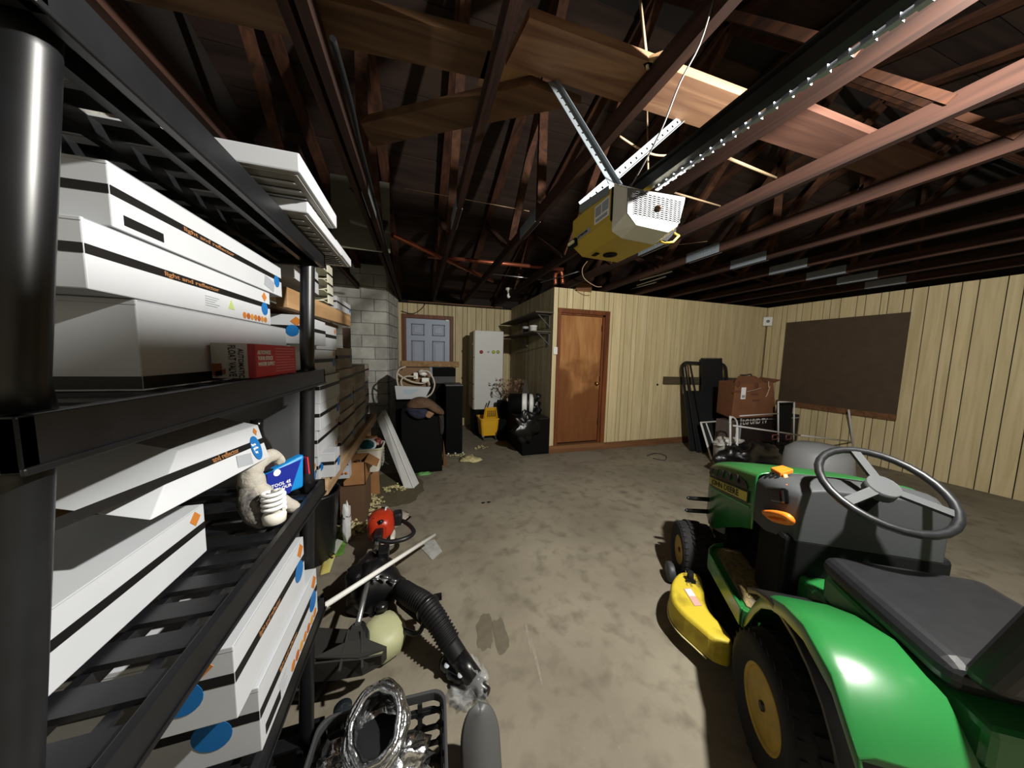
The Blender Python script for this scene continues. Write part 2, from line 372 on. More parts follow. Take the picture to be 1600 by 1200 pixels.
# block wall: left wall plus the projecting pier
BLK=mat('block_paint','c2c2bb',0.85,var=0.22,vs=5,bump=0.5,bs=45,rand=0.07,col2='a5a59d')
MORT=mat('mortar_grey','72716b',0.95,bump=0.3,bs=60)
PX0,PX1,PY=-1.33,-0.51,5.5
ang=math.radians(4)
pier=MB().box(XL-0.15,PX1-0.02,PY+0.012,YF+0.1,0,3.3).box(XL-0.15,XL-0.012,YR,PY+0.02,0,ZT)
pier=pier.build('wall_left',MORT); tag(pier,'grey painted concrete block wall and pier behind the cartons',kind='structure')
zz=0; row=0
while zz<3.25:
    xs=[PX1-0.0]+[PX1-0.2*(row%2)-0.4*(k+(0 if row%2 else 1)) for k in range(0,4)]
    xs=[x for x in xs if x>PX0-0.05]+[PX0]
    xs=sorted(set(round(x,3) for x in xs))
    for a,b in zip(xs[:-1],xs[1:]):
        if b-a<0.04: continue
        d=random.uniform(-0.002,0.002)
        B(a+0.004,b-0.004,PY+d,PY+0.06,zz+0.004,zz+0.194).build('block',BLK,pier,bevel=0.008 if b>PX1-0.01 else 0.003,seg=2)
    # return face, rounded corner blocks leaning out to the far panelling
    for a,b in ((PY+0.065,PY+0.40),(PY+0.408,YF)) if row%2 else ((PY+0.065,PY+0.2),(PY+0.208,PY+0.6),(PY+0.608,YF)):
        xa=PX1+0.13*(a-PY)/0.8; xb=PX1+0.13*(b-PY)/0.8
        MB().hexa([(PX1-0.03,a,zz+0.004),(xa,a,zz+0.004),(xb,b,zz+0.004),(PX1-0.03,b,zz+0.004)],[(PX1-0.03,a,zz+0.194),(xa,a,zz+0.194),(xb,b,zz+0.194),(PX1-0.03,b,zz+0.194)]).build('block',BLK,pier,bevel=0.006)
    zz+=0.198; row+=1
blk=MB(); zz=0; row=0
while zz<2.45:
    yy=YR-0.2*(row%2)
    while yy<PY:
        a=max(yy,YR)+0.004; b=min(yy+0.396,PY)
        if b-a>0.05: blk.box(XL-0.03,XL,a,b,zz+0.004,zz+0.194)
        yy+=0.4
    zz+=0.198; row+=1
blk.build('side_blocks',BLK,pier,kind='stuff')
# baseboard and sill
bb=B(DX1+0.02,XR,YP-0.022,YP+0.011,0.0,0.105).build('baseboard_center',TRIM); tag(bb,'scuffed brown baseboard right of the brown door',kind='structure')
bs=B(XP-0.01,DX1+0.02,YP-0.03,YP+0.09,0,0.115).build('trim_1',TRIM); tag(bs,'raised brown door sill on the concrete',kind='structure')
tp=B(XP+0.35,XP+0.62,YP-0.02,YP+0.02,ZT-0.03,ZT+0.09).build('trim_2',TRIM); tag(tp,'short brown block above the panelling',kind='structure')
cs=B(XP-0.001,XP+0.02,YP-0.013,YP-0.002,0.1,ZT-0.01).build('trim_3',mat('corner_strip','c9bb94',0.5)); tag(cs,'pale corner strip beside the brown door',kind='structure')
# brown slab door
d=thing('door_1','stained brown slab door in a wooden casing',None,(2.43,YP,0.115),kind='structure')
cw=0.075
m=MB(); m.box(DX0-0.015,DX0+0.035,YP-0.018,YP+0.08,0.115,DZ+0.02).box(DX1-0.05,DX1+0.025,YP-0.018,YP+0.08,0.115,DZ+0.02).box(DX0-0.015,DX1+0.025,YP-0.02,YP+0.08,DZ-0.035,DZ+0.03)
m.build('casing',CASE,d,bevel=0.003)
m=MB(); m.box(DX0+0.035,DX0+0.05,YP+0.01,YP+0.09,0.115,DZ-0.035).box(DX1-0.085,DX1-0.05,YP+0.01,YP+0.09,0.115,DZ-0.035).box(DX0+0.035,DX1-0.05,YP+0.01,YP+0.09,DZ-0.06,DZ-0.035)
m.build('jamb',CASE,d)
lf=B(DX0+0.05,DX1-0.088,YP+0.03,YP+0.07,0.145,DZ-0.065).build('slab',DOORW,d)
kx=DX1-0.15
kb=MB().lathe((kx,YP+0.03,1.08),(0,-1,0),[(0.028,0),(0.028,0.006),(0.011,0.012),(0.011,0.03),(0.024,0.04),(0.027,0.055),(0.02,0.066),(0.001,0.068)],16).build('knob',mat('brass','b08a4c',0.3,1),d)
hn=MB()
for z in (0.45,1.15,1.95): hn.cyl((DX1-0.089,YP+0.026,z-0.045),(DX1-0.089,YP+0.026,z+0.045),0.006,n=8)
hn.build('hinges',BLACKM,d)
# blue grey panel door in the far wall
DBL=mat('door_paint_blue_grey','9fabbd',0.45,var=0.04)
d=thing('door_2','blue grey moulded panel door behind a timber bar',None,(0.17,YF,0),kind='structure')
m=MB(); m.box(FX0-0.03,FX0+0.055,YF-0.012,YF+0.08,0,FZ+0.02).box(FX1-0.04,FX1+0.03,YF-0.012,YF+0.08,0,FZ+0.02).box(FX0-0.03,FX1+0.03,YF-0.014,YF+0.08,FZ-0.045,FZ+0.03)
m.build('casing',CASE,d,bevel=0.003)
lx0,lx1,lz1=FX0+0.058,FX1-0.045,FZ-0.05
B(lx0,lx1,YF+0.02,YF+0.06,0.02,lz1).build('slab',DBL,d)
cxm=(lx0+lx1)/2
for sx in (-1,1):
    for z0,z1 in ((1.86,2.09),(1.12,1.76),(0.25,0.98)):
        c=cxm+sx*0.2; a,b=c-0.125,c+0.125
        pn=MB()
        for (x0,x1,q0,q1) in ((a,b,z1-0.02,z1),(a,b,z0,z0+0.02),(a,a+0.02,z0,z1),(b-0.02,b,z0,z1)): pn.box(x0,x1,YF+0.008,YF+0.022,q0,q1)
        fr=pn.build('moulding',mat('door_moulding','5f6b80',0.5),d,bevel=0.003)
        B(a+0.045,b-0.045,YF+0.006,YF+0.022,z0+0.045,z1-0.045).build('raised_panel',DBL,fr,bevel=0.008)
B(0.52,0.58,YF-0.005,YF+0.02,lz1-0.02,lz1+0.01).build('closer_bracket',WHITEPL,d)
bar=MB().bar(oY((625,568),YF-0.035)+Vector((0.02,0,0)),oY((717,569),YF-0.035),0.04,0.11).build('timber_bar',PINE); tag(bar,'pale timber bar barring the blue grey door','timber')
# fittings on the panelling
sw=thing('light_switch','white light switch beside the brown door casing','switch',(1.955,YP-0.013,1.6))
p=oY((867,548),YP); B(p[0]-0.035,p[0]+0.03,YP-0.03,YP-0.012,p[2]-0.055,p[2]+0.055).build('plate',WHITEPL,sw,bevel=0.003)
B(p[0]-0.008,p[0]+0.003,YP-0.04,YP-0.03,p[2]-0.012,p[2]+0.012).build('toggle',WHITEPL,sw)
p=oX((1199,503),XR); q=Vector((XR-0.06,YP-0.06,p[2]))
sn=thing('motion_sensor','small white sensor box high in the far right corner','sensor',q)
MB().obox(q,(0.05,-0.05,0),(0.02,0.02,0),(0,0,0.085)).build('housing',WHITEPL,sn,bevel=0.012)
MB().lathe(q-Vector((0.02,0.02,0.0)),(-1,-1,-0.1),[(0.028,0),(0.024,0.01),(0.012,0.016),(0.001,0.017)],12).build('lens',mat('sensor_lens','6d7176',0.2),sn)
MB().tube([q-Vector((0,0,0.07)),q+Vector((-0.0,0.0,-0.6)),q+Vector((0.0,0,-1.5))],0.004,6).build('lead',mat('dull_lead','3b362c',0.7),sn)
kn=oY((1027,601),YP); MB().lathe((kn[0],YP,kn[2]),(0,-1,0),[(0.018,0),(0.018,0.008),(0.006,0.01)],10).build('cable_plug',BLACKM)
tag(bpy.data.objects['cable_plug'],'small dark plug in the tan panelling','plug')
# long dark rail board fixed on the tan wall behind the screens
a=oY((1037,595),YP-0.02); rb=MB().bar((a[0],YP-0.02,1.13),(6.3,YP-0.02,1.10),0.036,0.13,up=(0,0,1)).build('rail_board',woodmat('grey_board','5a4f3d','463c2e',0)); tag(rb,'grey brown board fixed low across the tan wall','board')
# brown panel standing on the right wall
pb=thing('hardboard_panel','tall dark brown hardboard sheet against the right wall','board',(XR-0.05,3.2,0.75))
B(XR-0.04,XR-0.015,2.35,3.78,0.78,2.2).build('sheet',mat('hardboard','4a3b2c',0.7,var=0.15),pb)
B(XR-0.045,XR-0.01,2.35,3.82,0.70,0.785).build('bottom_rail',TRIM,pb)
# ------------------------------------------------ boards lying on the chords
def loft(name,label,pts,z,mt,th=0.035):
    o=MB().prism([(x,y,z) for x,y in pts],(0,0,th)).build(name,mt); tag(o,label,'board'); return o
loft('ceiling_plank','wide pale plank lying across the chords above the opener',[(0.36,1.05),(1.56,1.04),(1.62,1.235),(0.33,1.235)],ZT+0.092,woodmat('plank_top','8a6a50','664736',0,0.8,14,0.08,0.05))
loft('ceiling_plank','dim wide plank lying over the doubled truss at the left',[(-1.2,1.33),(0.27,1.20),(0.30,1.36),(-1.2,1.49)],ZT+0.13,BOARD)
loft('ceiling_plank','pale plank laid slantwise behind the opener straps',[(-0.27,1.75),(0.45,1.28),(0.70,1.30),(-0.24,1.915)],ZT+0.092,BOARD)
loft('ceiling_plank','stacked pale offcut ending at the left opener strap',[(0.26,1.24),(0.50,1.245),(0.49,1.40),(0.25,1.40)],ZT+0.13,PINE)
loft('ceiling_plank','brown plank lying across the chords behind the chain rail',[(1.56,1.0),(3.0,1.0),(3.0,1.2),(1.56,1.2)],ZT+0.095,woodmat('plank_red','6b4a3c','4f342b',0,0.8))
loft('ceiling_plank','unseen board added over the ceiling lamp to block light going up',[(0.90,0.06),(1.53,0.06),(1.53,0.34),(0.90,0.34)],ZT+0.092,BOARD)  # added out of view to hold the lamp's light off the roof
loft('ceiling_plank','small triangular offcut beside the hanging rod',[(0.83,1.06),(0.90,0.99),(0.96,1.05),(0.90,1.10)],ZT+0.092,PINE,0.02)
# grey sheet standing on the left chords
sh=thing('fibreboard_sheet','dim grey sheet standing on the chords above the block pier','board',(-0.6,3.45,ZT+0.1))
a=oY((516,272),3.45); b=oY((600,285),3.45)
MB().hexa([(a[0],3.44,ZT+0.0),(b[0]+0.05,3.44,ZT),(b[0]+0.05,3.46,ZT),(a[0],3.46,ZT)],[(a[0],3.44,a[2]),(b[0]+0.05,3.44,b[2]),(b[0]+0.05,3.46,b[2]),(a[0],3.46,a[2])]).build('sheet',mat('fibreboard','6b6a5c',0.8,var=0.2,vs=4),sh)
c=oY((551,290),3.43); MB().bar(c,c+Vector((0,0,-0.06)),0.012,0.01).bar(c+Vector((-0.03,0,-0.03)),c+Vector((0.03,0,-0.03)),0.01,0.01).build('hook',BLACKM,sh)
# ------------------------------------------------ ceiling lamp (behind the camera's right shoulder)
lp=thing('ceiling_lamp','white porcelain ceiling lamp holder fixed under the boards','lamp',(LAMP[0],LAMP[1],ZT+0.09))
MB().lathe((LAMP[0],LAMP[1],ZT+0.09),(0,0,-1),[(0.055,0),(0.055,0.012),(0.03,0.03),(0.022,0.10)],20).build('holder',WHITEPL,lp)
MB().lathe((LAMP[0],LAMP[1],LAMP[2]),(0,0,1),[(0.078,0.036),(0.080,0.038),(0.055,0.052),(0.02,0.062),(0.018,0.058),(0.05,0.048)],28,caps=False).build('uplight_shield',mat('enamel_green','1f3026',0.4),lp)  # unseen dish added above the bulb to cut its upward light
MB().lathe((LAMP[0],LAMP[1],LAMP[2]+0.04),(0,0,1),[(0.012,0),(0.012,0.04)],14).build('bulb_neck',WHITEPL,lp)
# small lamp at the alcove ceiling
p=oZ((795,455),2.5); p=oY((795,455),5.1)
l2=thing('bulb_holder','unlit white bulb in a holder over the alcove','lamp',(p[0],p[1],p[2]+0.05))
MB().lathe((p[0],p[1],p[2]+0.05),(0,0,-1),[(0.06,0),(0.055,0.03),(0.025,0.05),(0.022,0.08)],16).build('holder',WHITEPL,l2)
MB().lathe((p[0],p[1],p[2]-0.03),(0,0,-1),[(0.014,0),(0.03,0.03),(0.034,0.055),(0.02,0.08),(0.001,0.09)],14).build('bulb',mat('bulb_glass','e6e8e6',0.15),l2)
# pipes over the alcove
COP=mat('copper_pipe','b0664a',0.38,0.75)
def pipe(name,label,cat,P,r,mt,n=10,**k):
    o=MB().tube(P,r,n).build(name,mt); tag(o,label,cat,**k); return o
pipe('copper_pipe','copper coloured pipe slanting across the left ceiling to its cut end','pipe',[oZ((613,367),2.66),oZ((770,439),2.66)],0.024,COP)
pipe('copper_pipe','long copper coloured pipe crossing the ceiling above the alcove','pipe',[oZ((668,400),2.76),oZ((880,421),2.76)],0.026,COP)
pipe('copper_pipe','short copper pipe elbow on top of the tan wall','pipe',catmull([oY((868,445),YP+0.1),oY((868,428),YP+0.1),oY((877,425),YP+0.1),oY((879,444),YP+0.1)],4),0.03,COP)
pipe('steel_conduit','thin grey conduit over the alcove ceiling','conduit',[oZ((770,428),2.68),oZ((880,441),2.68)],0.008,METAL)
pipe('steel_conduit','thin grey conduit rising towards the opener','conduit',[oZ((845,441),2.66),oZ((905,424),2.66)],0.009,METAL)
for k,(a,b) in enumerate((((1000,438),(1050,424)),((995,446),(1040,432)),((985,452),(1025,441)))):
    pipe('white_rod','thin white rod stored on the chords over the tan wall, '+['topmost','middle','lowest'][k],'rod',[oZ(a,2.63),oZ(b,2.63)],0.008,WHITEPL)
pipe('hanger_rod','pale rod hanging vertically beside the right opener strap','rod',[Vector((0.93,1.1,2.25)),Vector((0.93,1.1,2.62))] if 0 else [oY((1013,285),1.45),oY((1011,172),1.45)],0.0045,WIRE)
pipe('hanger_rod','pale rod hanging above the small triangular offcut','rod',[oY((1000,0),1.06),oY((1012,108),1.06)],0.006,mat('pale_rod','a8977a',0.6))
pipe('hanger_wire','bowed pale wire between the opener strap and the rail','wire',catmull([oZ((968,213),2.6),oZ((1000,233),2.56),oZ((1030,243),2.55),oZ((1072,240),2.6)],5),0.005,WIRE)
pipe('hanger_wire','pale wire crossing the chords behind the chain rail','wire',[oZ((1138,247),2.64),oZ((1212,278),2.64)],0.008,WIRE)
pipe('hanger_wire','pale wire passing over the opener cover','wire',[oZ((1050,300),2.64),oZ((1125,322),2.64)],0.006,WIRE)
pipe('hanger_wire','thin wire strung under the rafters at the left','wire',[oZ((632,294),2.7),oZ((827,330),2.7)],0.003,WIRE)
pipe('hanger_wire','thin wire running under the chords right of the opener','wire',[oZ((1020,387),2.56),oZ((1105,377),2.56)],0.003,WIRE)
pipe('hanger_wire','looped thin wire below the opener over the tan wall','wire',catmull([oY((918,408),3.6),oY((910,420),3.6),oY((913,435),3.6),oY((930,447),3.6),oY((940,448),3.6)],5),0.005,WIRE)
pipe('pull_cord','dark release cord hanging from the ceiling past the opener','cord',catmull([oX((1115,0),0.86),oX((1093,70),0.83),oX((1062,130),0.80),oX((1030,210),0.77),oX((984,295),0.75)],4),0.0028,mat('cord_dark','5b5a58',0.5))
pipe('wall_cable','dark cable hanging slack over the blue grey door','cable',catmull([oY((627,486),YF-0.03),oY((645,490),YF-0.03),oY((660,481),YF-0.03),oY((669,465),YF-0.03)],6),0.008,mat('cable_dark','3a342b',0.6))
pipe('ceiling_cable','black cable clipped along the doubled left truss','cable',catmull([oX((520,60),-0.25),oX((548,160),-0.25),oX((565,235),-0.26),oX((590,330),-0.27),oX((612,420),-0.29)],5),0.01,BLACKM)
# metal flashing glimpsed at the top of the far wall
fm=MB().hexa([(-0.2,YF-0.05,ZT-0.02),(1.7,YF-0.05,ZT-0.02),(1.7,YF+0.1,ZT-0.02),(-0.2,YF+0.1,ZT-0.02)],[(-0.2,YF-0.05,ZT),(1.7,YF-0.05,ZT),(1.7,YF+0.1,ZT),(-0.2,YF+0.1,ZT)]).build('wall_plate',TRIM); tag(fm,'timber plate on top of the far panelling',kind='structure')
# ================================================================ DOOR OPENER
YEL=mat('opener_yellow','b89c3a',0.45,var=0.08,vs=4)
LENS=mat('lens_plastic','d2d0bf',0.25,spec=0.6)
op=thing('door_opener','yellow ceiling door opener with white slotted lamp cover','door opener',(0.79,1.1,2.0))
FYo=0.98                                               # front plane of the yellow body
# cross-section traced on the front plane: chamfered lower corners
FYo=0.955
x0,x1,z0,z1=0.655,0.935,1.932,2.085
sec=[(x0,z1),(x0,1.975),(x0+0.055,z0+0.004),(x1-0.04,z0),(x1,z0+0.04),(x1,z1)]
MB().prism([(x,FYo,z) for x,z in sec],(0,0.295,0)).build('housing',YEL,op,bevel=0.004)
MB().prism([(x+(0.004 if x>0.8 else -0.004),FYo-0.001,z-0.004) for x,z in sec],(0,0.008,0)).build('edge_seam',BLACKM,op)
# lamp cover: frustum shell with slotted face
yy=0.872
a=[(x,FYo,z) for x,z in ((.655,2.092),(.655,1.93),(.70,1.912),(.84,1.908),(.905,1.95),(.945,1.995),(.952,2.092))]
b=[(x,yy,z) for x,z in ((.652,2.035),(.656,1.957),(.692,1.924),(.825,1.919),(.862,1.944),(.882,1.985),(.888,2.045))]
cv=MB(); cv.rings([a,b],sm=False,caps=False)
cvo=cv.build('lamp_cover',LENS,op,bevel=0.006)
fc=MB()
nx,nz=11,11; gx0,gx1,gz0,gz1=0.675,0.872,1.955,2.028
fc.prism([b[0],b[6],(0.886,yy,gz1),(0.652,yy,gz1)],(0,0.004,0))
fc.prism([(0.656,yy,gz0),(0.866,yy,gz0),b[4],b[3],b[2]],(0,0.004,0))
fc.prism([(0.655,yy,gz0),(gx0,yy,gz0),(gx0,yy,gz1),(0.652,yy,gz1)],(0,0.004,0)); fc.prism([(gx1,yy,gz0),(0.869,yy,gz0),(0.886,yy,gz1),(gx1,yy,gz1)],(0,0.004,0))
dx=(gx1-gx0)/nx; dz=(gz1-gz0)/nz
for i in range(nx): fc.box(gx0+i*dx,gx0+i*dx+dx*0.3,yy,yy+0.004,gz0,gz1)
for j in range(nz): fc.box(gx0,gx1,yy,yy+0.004,gz0+j*dz,gz0+j*dz+dz*0.42)
fc.build('slotted_face',mat('cover_face','606265',0.5,spec=0.2),op)
B(0.665,0.87,yy+0.015,yy+0.017,1.945,2.03).build('reflector',mat('lens_inner','101112',0.8),op)
MB().lathe((0.775,yy,1.99),(0,-1,0),[(0.011,-0.002),(0.011,0.004),(0.006,0.006),(0.005,0.012),(0.001,0.013)],12).build('retaining_screw',mat('dull_bronze','5d4b3a',0.4,0.6),op)
# stickers on the left side
st=B(x0-0.0012,x0,0.975,1.07,1.995,2.062).build('sticker',WHITEPL,op)
m=MB(); m.box(x0-0.0018,x0-0.001,0.98,1.02,2.02,2.056).box(x0-0.0018,x0-0.001,1.026,1.064,2.02,2.056); m.box(x0-0.0018,x0-0.001,0.985,1.06,2.0,2.012); m.build('print_block',GREYP,st)
st=B(x0-0.0012,x0,1.10,1.20,1.985,2.003).build('sticker',GREYP,op)
text('LIFTMASTER',(x0-0.0012,1.195,1.994),(0,-1,0),(0,0,1),0.013,BAND,st,width=0.08)
B(x0-0.012,x0+0.002,1.20,1.265,1.965,1.995).build('antenna_clip',BLACKM,op)
B(x0-0.02,x0-0.011,1.205,1.25,1.975,1.986).build('clip_label',mat('pale_label','e0ddb0',0.5),op)
MB().lathe((0.80,1.17,z0),(0,0,-1),[(0.03,-0.001),(0.03,0.002),(0.012,0.003),(0.01,-0.0)],18).build('dial',BLACKM,op)
B(0.73,0.748,1.17,1.205,z0-0.002,z0+0.001).build('port',BLACKM,op)
hp=mat('handle_yellow','e0c04a',0.5)
MB().tube([(0.875,0.96,1.925),(0.868,0.93,1.908),(0.90,0.925,1.915),(0.925,0.925,1.94),(0.935,0.96,1.965)],0.004,6).build('light_lever',hp,op)
# chain rail running to the door behind the camera
rl=thing('chain_rail','long dark opener rail with a bright drive chain','rail',(0.78,0.0,2.05))
ra=oX((1013,300),0.79); rb_=oX((1250,128),0.79); dr=(rb_-ra)/(rb_[1]-ra[1])
P0=ra+dr*(0.25); P1=ra+dr*(-2.72-ra[1]) if False else Vector((0.79,-2.70,ra[2]+0.03))
P0=Vector((0.80,1.20,2.118)); P1=Vector((0.80,-2.70,2.118))
MB().bar(P0,P1,0.028,0.038).bar(P0+Vector((0,0,0.028)),P1+Vector((0,0,0.028)),0.046,0.006).build('rail_beam',mat('rail_dark','3b3c3b',0.35,0.75,var=0.3,vs=9),rl)
ch=MB(); n=150
for i in range(n):
    yv=0.93-i*0.0165; c=Vector((0.822,yv,2.095)); 
    if i%2: ch.obox(c,(0.004,0,0),(0,0.0095,0),(0,0,0.0045))
    else: ch.obox(c,(0.0075,0,0),(0,0.0085,0),(0,0,0.006))
ch.build('drive_chain',mat('chain_steel','b9bdc6',0.42,1.0),rl)
# perforated straps
def strap(name,label,p,q,wd=0.036):
    p,q=Vector(p),Vector(q); d=(q-p); L=d.length; u=d.normalized(); n=(u.cross(Vector((0,0.97,-0.1)))).normalized(); w=u.cross(n)
    m=MB(); k=int(L/0.042)+1; st_=L/k; hh=0.005
    for s in (-1,1): m.obox((p+q)/2+n*s*(wd/4+hh/2),d/2,n*(wd/4-hh/2),w*0.0012)
    for i in range(k+1):
        a=i*st_-st_/2+hh if i else 0; b=i*st_+st_/2-hh if i<k else L
        c0=max(0,(i-0.5)*st_+hh); c1=min(L,(i+0.5)*st_-hh)
        m.obox(p+u*((c0+c1)/2),u*((c1-c0)/2),n*(hh),w*0.0012)
    m.obox((p+q)/2+n*(wd/2)+w*0.008,d/2,n*0.0012,w*0.008)
    o=m.build(name,ZINC); return tag(o,label,'strap',group=None)
strap('hanging_strap','perforated steel strap from the left, crossing over the yellow opener',oZ((862,128),ZT+0.09),oY((964,297),1.0))
strap('hanging_strap','perforated steel strap from the right plank to the opener left side',oZ((1062,188),ZT+0.09),oY((908,322),1.17))
mb=MB().bar(oY((910,327),1.17),oY((957,297),0.98),0.03,0.03).build('mounting_angle',ZINC,op)
# ================================================================ GARDEN TRACTOR (local frame: x right, y forward)
HA=math.radians(33)
tr=thing('garden_tractor','green garden tractor with yellow wheels and yellow mower deck','tractor',(1.535,0.43,0),rz=-HA)
GRN=mat('tractor_green','236a33',0.28,spec=0.6,var=0.12,vs=5)
YELW=mat('wheel_yellow','b8962b',0.5,var=0.3,vs=14)
YELD=mat('deck_yellow','bfaa2e',0.62,var=0.35,vs=11,bump=0.05,bs=30,col2='927e1d',ramp=(0.5,0.75))
TYRE=mat('tyre_rubber','1b1b1c',0.85,var=0.2,vs=25,bump=0.15,bs=50)
ORG=mat('lever_orange','e07a24',0.4)
DASH=mat('dash_grey','3c3e40',0.6)
GRIP=mat('foot_mat_grass','5a5348',0.95,var=0.2,vs=45,col2='8a7a50',bump=0.9,bs=130,stretch=(1,0.35,1))
def T(m,name,mt,**k): return m.build(name,mt,k.pop('parent',tr),local=True,**k)
def wheel(cx,cy,r,w,side,hubr,lug):
    prof=[(hubr,-w*0.42),(r*0.80,-w*0.5),(r*0.93,-w*0.47),(r*0.985,-w*0.33),(r,0),(r*0.985,w*0.33),(r*0.93,w*0.47),(r*0.80,w*0.5),(hubr,w*0.42)]
    ty=T(MB().lathe((cx,cy,r),(1,0,0),prof,40,caps=False),'tyre',TYRE)
    tm=MB(); n=int(2*PI*r/lug)
    for i in range(n):
        t0=2*PI*i/n
        for j,xx in enumerate((-0.36,-0.12,0.12,0.36)):
            t=t0+(0.5 if j%2 else 0)*2*PI/n; rr=r+0.002-(0.012 if abs(xx)>0.3 else 0)
            c=Vector((cx+xx*w,cy+rr*math.cos(t),r+rr*math.sin(t))); ta=Vector((0,-math.sin(t),math.cos(t))); no=Vector((0,math.cos(t),math.sin(t)))
            sk=Vector((0.25 if j%2 else -0.25,0,0)); tt=(ta+sk).normalized()
            tm.obox(c,Vector((w*0.085,0,0)),tt*lug*0.33,no*0.006)
    T(tm,'tread',TYRE,parent=ty)
    s=side
    T(MB().lathe((cx,cy,r),(s,0,0),[(hubr+0.012,w*0.40),(hubr+0.004,w*0.44),(hubr-0.008,w*0.40),(hubr-0.014,w*0.16),(hubr*0.62,w*0.12),(hubr*0.5,w*0.2),(hubr*0.22,w*0.22),(hubr*0.18,w*0.34),(0.001,w*0.34)],32),'rim',YELW)
    T(MB().lathe((cx,cy,r),(-s,0,0),[(hubr+0.01,w*0.40),(hubr-0.02,w*0.1),(0.001,w*0.1)],24),'rim',YELW)
    T(MB().lathe((cx+s*w*0.33,cy,r),(s,0,0),[(0.016,0),(0.016,0.02),(0.001,0.022)],10),'hub_cap',BLACKP)
RX,FXW,WB=0.335,0.37,0.985
for s in (-1,1):
    wheel(s*RX,0.0,0.232,0.20,s,0.118,0.046); wheel(s*FXW,WB,0.19,0.20,s,0.085,0.036)
m=MB().box(-0.19,0.19,-0.35,1.12,0.24,0.46).box(-0.30,0.30,WB-0.03,WB+0.03,0.16,0.23).box(-0.36,0.36,-0.04,0.04,0.2,0.3).box(-0.16,0.16,0.44,1.08,0.46,0.68)
T(m,'chassis',BLACKM,bevel=0.01)
# hood: sections along y, each an arch; lower edge follows the photo
def hood_sec(y,hw,zb,zs,zt,n=12):
    pts=[(-hw,y,zb)]
    for i in range(n+1):
        t=PI*i/n; e=0.55
        cx=-math.copysign(abs(math.cos(t))**e,math.cos(t))*hw; sz=abs(math.sin(t))**0.8
        pts.append((cx,y,zs+(zt-zs)*sz))
    pts.append((hw,y,zb)); return pts
H=[(1.16,0.17,0.50,0.63,0.665),(1.15,0.225,0.44,0.695,0.735),(1.11,0.262,0.41,0.745,0.785),(1.0,0.284,0.40,0.79,0.835),(0.88,0.29,0.43,0.83,0.872),(0.72,0.29,0.53,0.872,0.913),(0.58,0.29,0.61,0.902,0.943),(0.47,0.29,0.665,0.925,0.965),(0.455,0.29,0.67,0.93,0.968)]
hd=MB(); R=[hood_sec(*h) for h in H]
hd.rings(R,closed=False,caps=False)
# open underneath: drop the faces that join first and last column
n=len(R[0]); hd.f=[f for k,f in enumerate(hd.f) if k%n!=n-1]; hd.m=hd.m[:len(hd.f)]; hd.s=hd.s[:len(hd.f)]
hd.add(R[0],[tuple(range(n))])
hood=T(hd,'hood',GRN,solid=0.006)
def hoodx(y,z):
    """outside x of the left flank"""
    for a,b in zip(H[:-1],H[1:]):
        if b[0]<=y<=a[0]:
            t=(a[0]-y)/(a[0]-b[0]); return -(a[1]+(b[1]-a[1])*t)
    return -0.2
def flank(pts,out,name,mt,th=0.004,parent=None):
    return T(MB().prism([(hoodx(y,z)-out,y,z) for y,z in pts],(-th,0,0)),name,mt,parent=parent or hood)
# side vent with ribs and the yellow name stripe
vent=[(1.10,0.712),(1.06,0.752),(0.96,0.79),(0.76,0.846),(0.61,0.874),(0.55,0.872),(0.52,0.855),(0.525,0.842),(0.70,0.80),(0.88,0.757),(1.08,0.708)]
vo=T(MB().add([(hoodx(y,z)-0.003-max(0,(z-0.8))*-0.1,y,z) for y,z in vent],[tuple(range(len(vent)))]).prism([(hoodx(y,z)-0.002,y,z) for y,z in vent],(-0.006,0,0)),'vent_panel',BLACKP,parent=hood)
for k in range(5):
    yc=1.01-k*0.092; zc=0.757+k*0.0225
    T(MB().prism([(hoodx(yc,0)-0.009,yc+0.030,zc-0.024),(hoodx(yc,0)-0.009,yc-0.022,zc-0.014),(hoodx(yc,0)-0.007,yc-0.018,zc+0.028),(hoodx(yc,0)-0.007,yc+0.000,zc+0.026)],(-0.004,0,0)),'vent_fin',DKGREY,parent=hood)
STR=mat('stripe_yellow','c9bd4e',0.4)
def seg(ya,za,yb,zb,h,out,name,mt,th=0.003):
    P=[]
    m=MB(); k=6; pts=[]
    for i in range(k+1):
        t=i/k; y=ya+(yb-ya)*t; z=za+(zb-za)*t; pts.append((y,z))
    for i in range(k):
        (y0_,z0_),(y1_,z1_)=pts[i],pts[i+1]
        xa,xb=hoodx(y0_,0)-out,hoodx(y1_,0)-out
        m.hexa([(xa,y0_,z0_-h/2),(xb,y1_,z1_-h/2),(xb-th,y1_,z1_-h/2),(xa-th,y0_,z0_-h/2)],[(xa,y0_,z0_+h/2),(xb,y1_,z1_+h/2),(xb-th,y1_,z1_+h/2),(xa-th,y0_,z0_+h/2)])
    return T(m,name,mt,parent=hood)
seg(1.13,0.664,0.50,0.808,0.064,0.008,'stripe_border',BLACKP)
sy=seg(1.125,0.665,0.51,0.807,0.046,0.011,'name_stripe',STR)
seg(1.13,0.617,0.49,0.762,0.010,0.004,'hood_crease',mat('green_light','4c9a54',0.3))
def loctext(s,o,u,v,size,mt,par,width=None):
    M=xf(tr); R3=M.to_3x3(); return text(s,M@Vector(o),R3@Vector(u),R3@Vector(v),size,mt,par,width=width)
loctext('JOHN DEERE',(-0.3045,0.955,0.704),(-0.0,-0.974,0.226),(0,0.226,0.974),0.045,BAND,hood,width=0.37)
T(MB().rings([hood_sec(0.454,0.293,0.72,0.90,0.972),hood_sec(0.36,0.288,0.72,0.91,0.99),hood_sec(0.26,0.23,0.74,0.92,0.975)]),'dash_cowl',DASH,bevel=0.006)
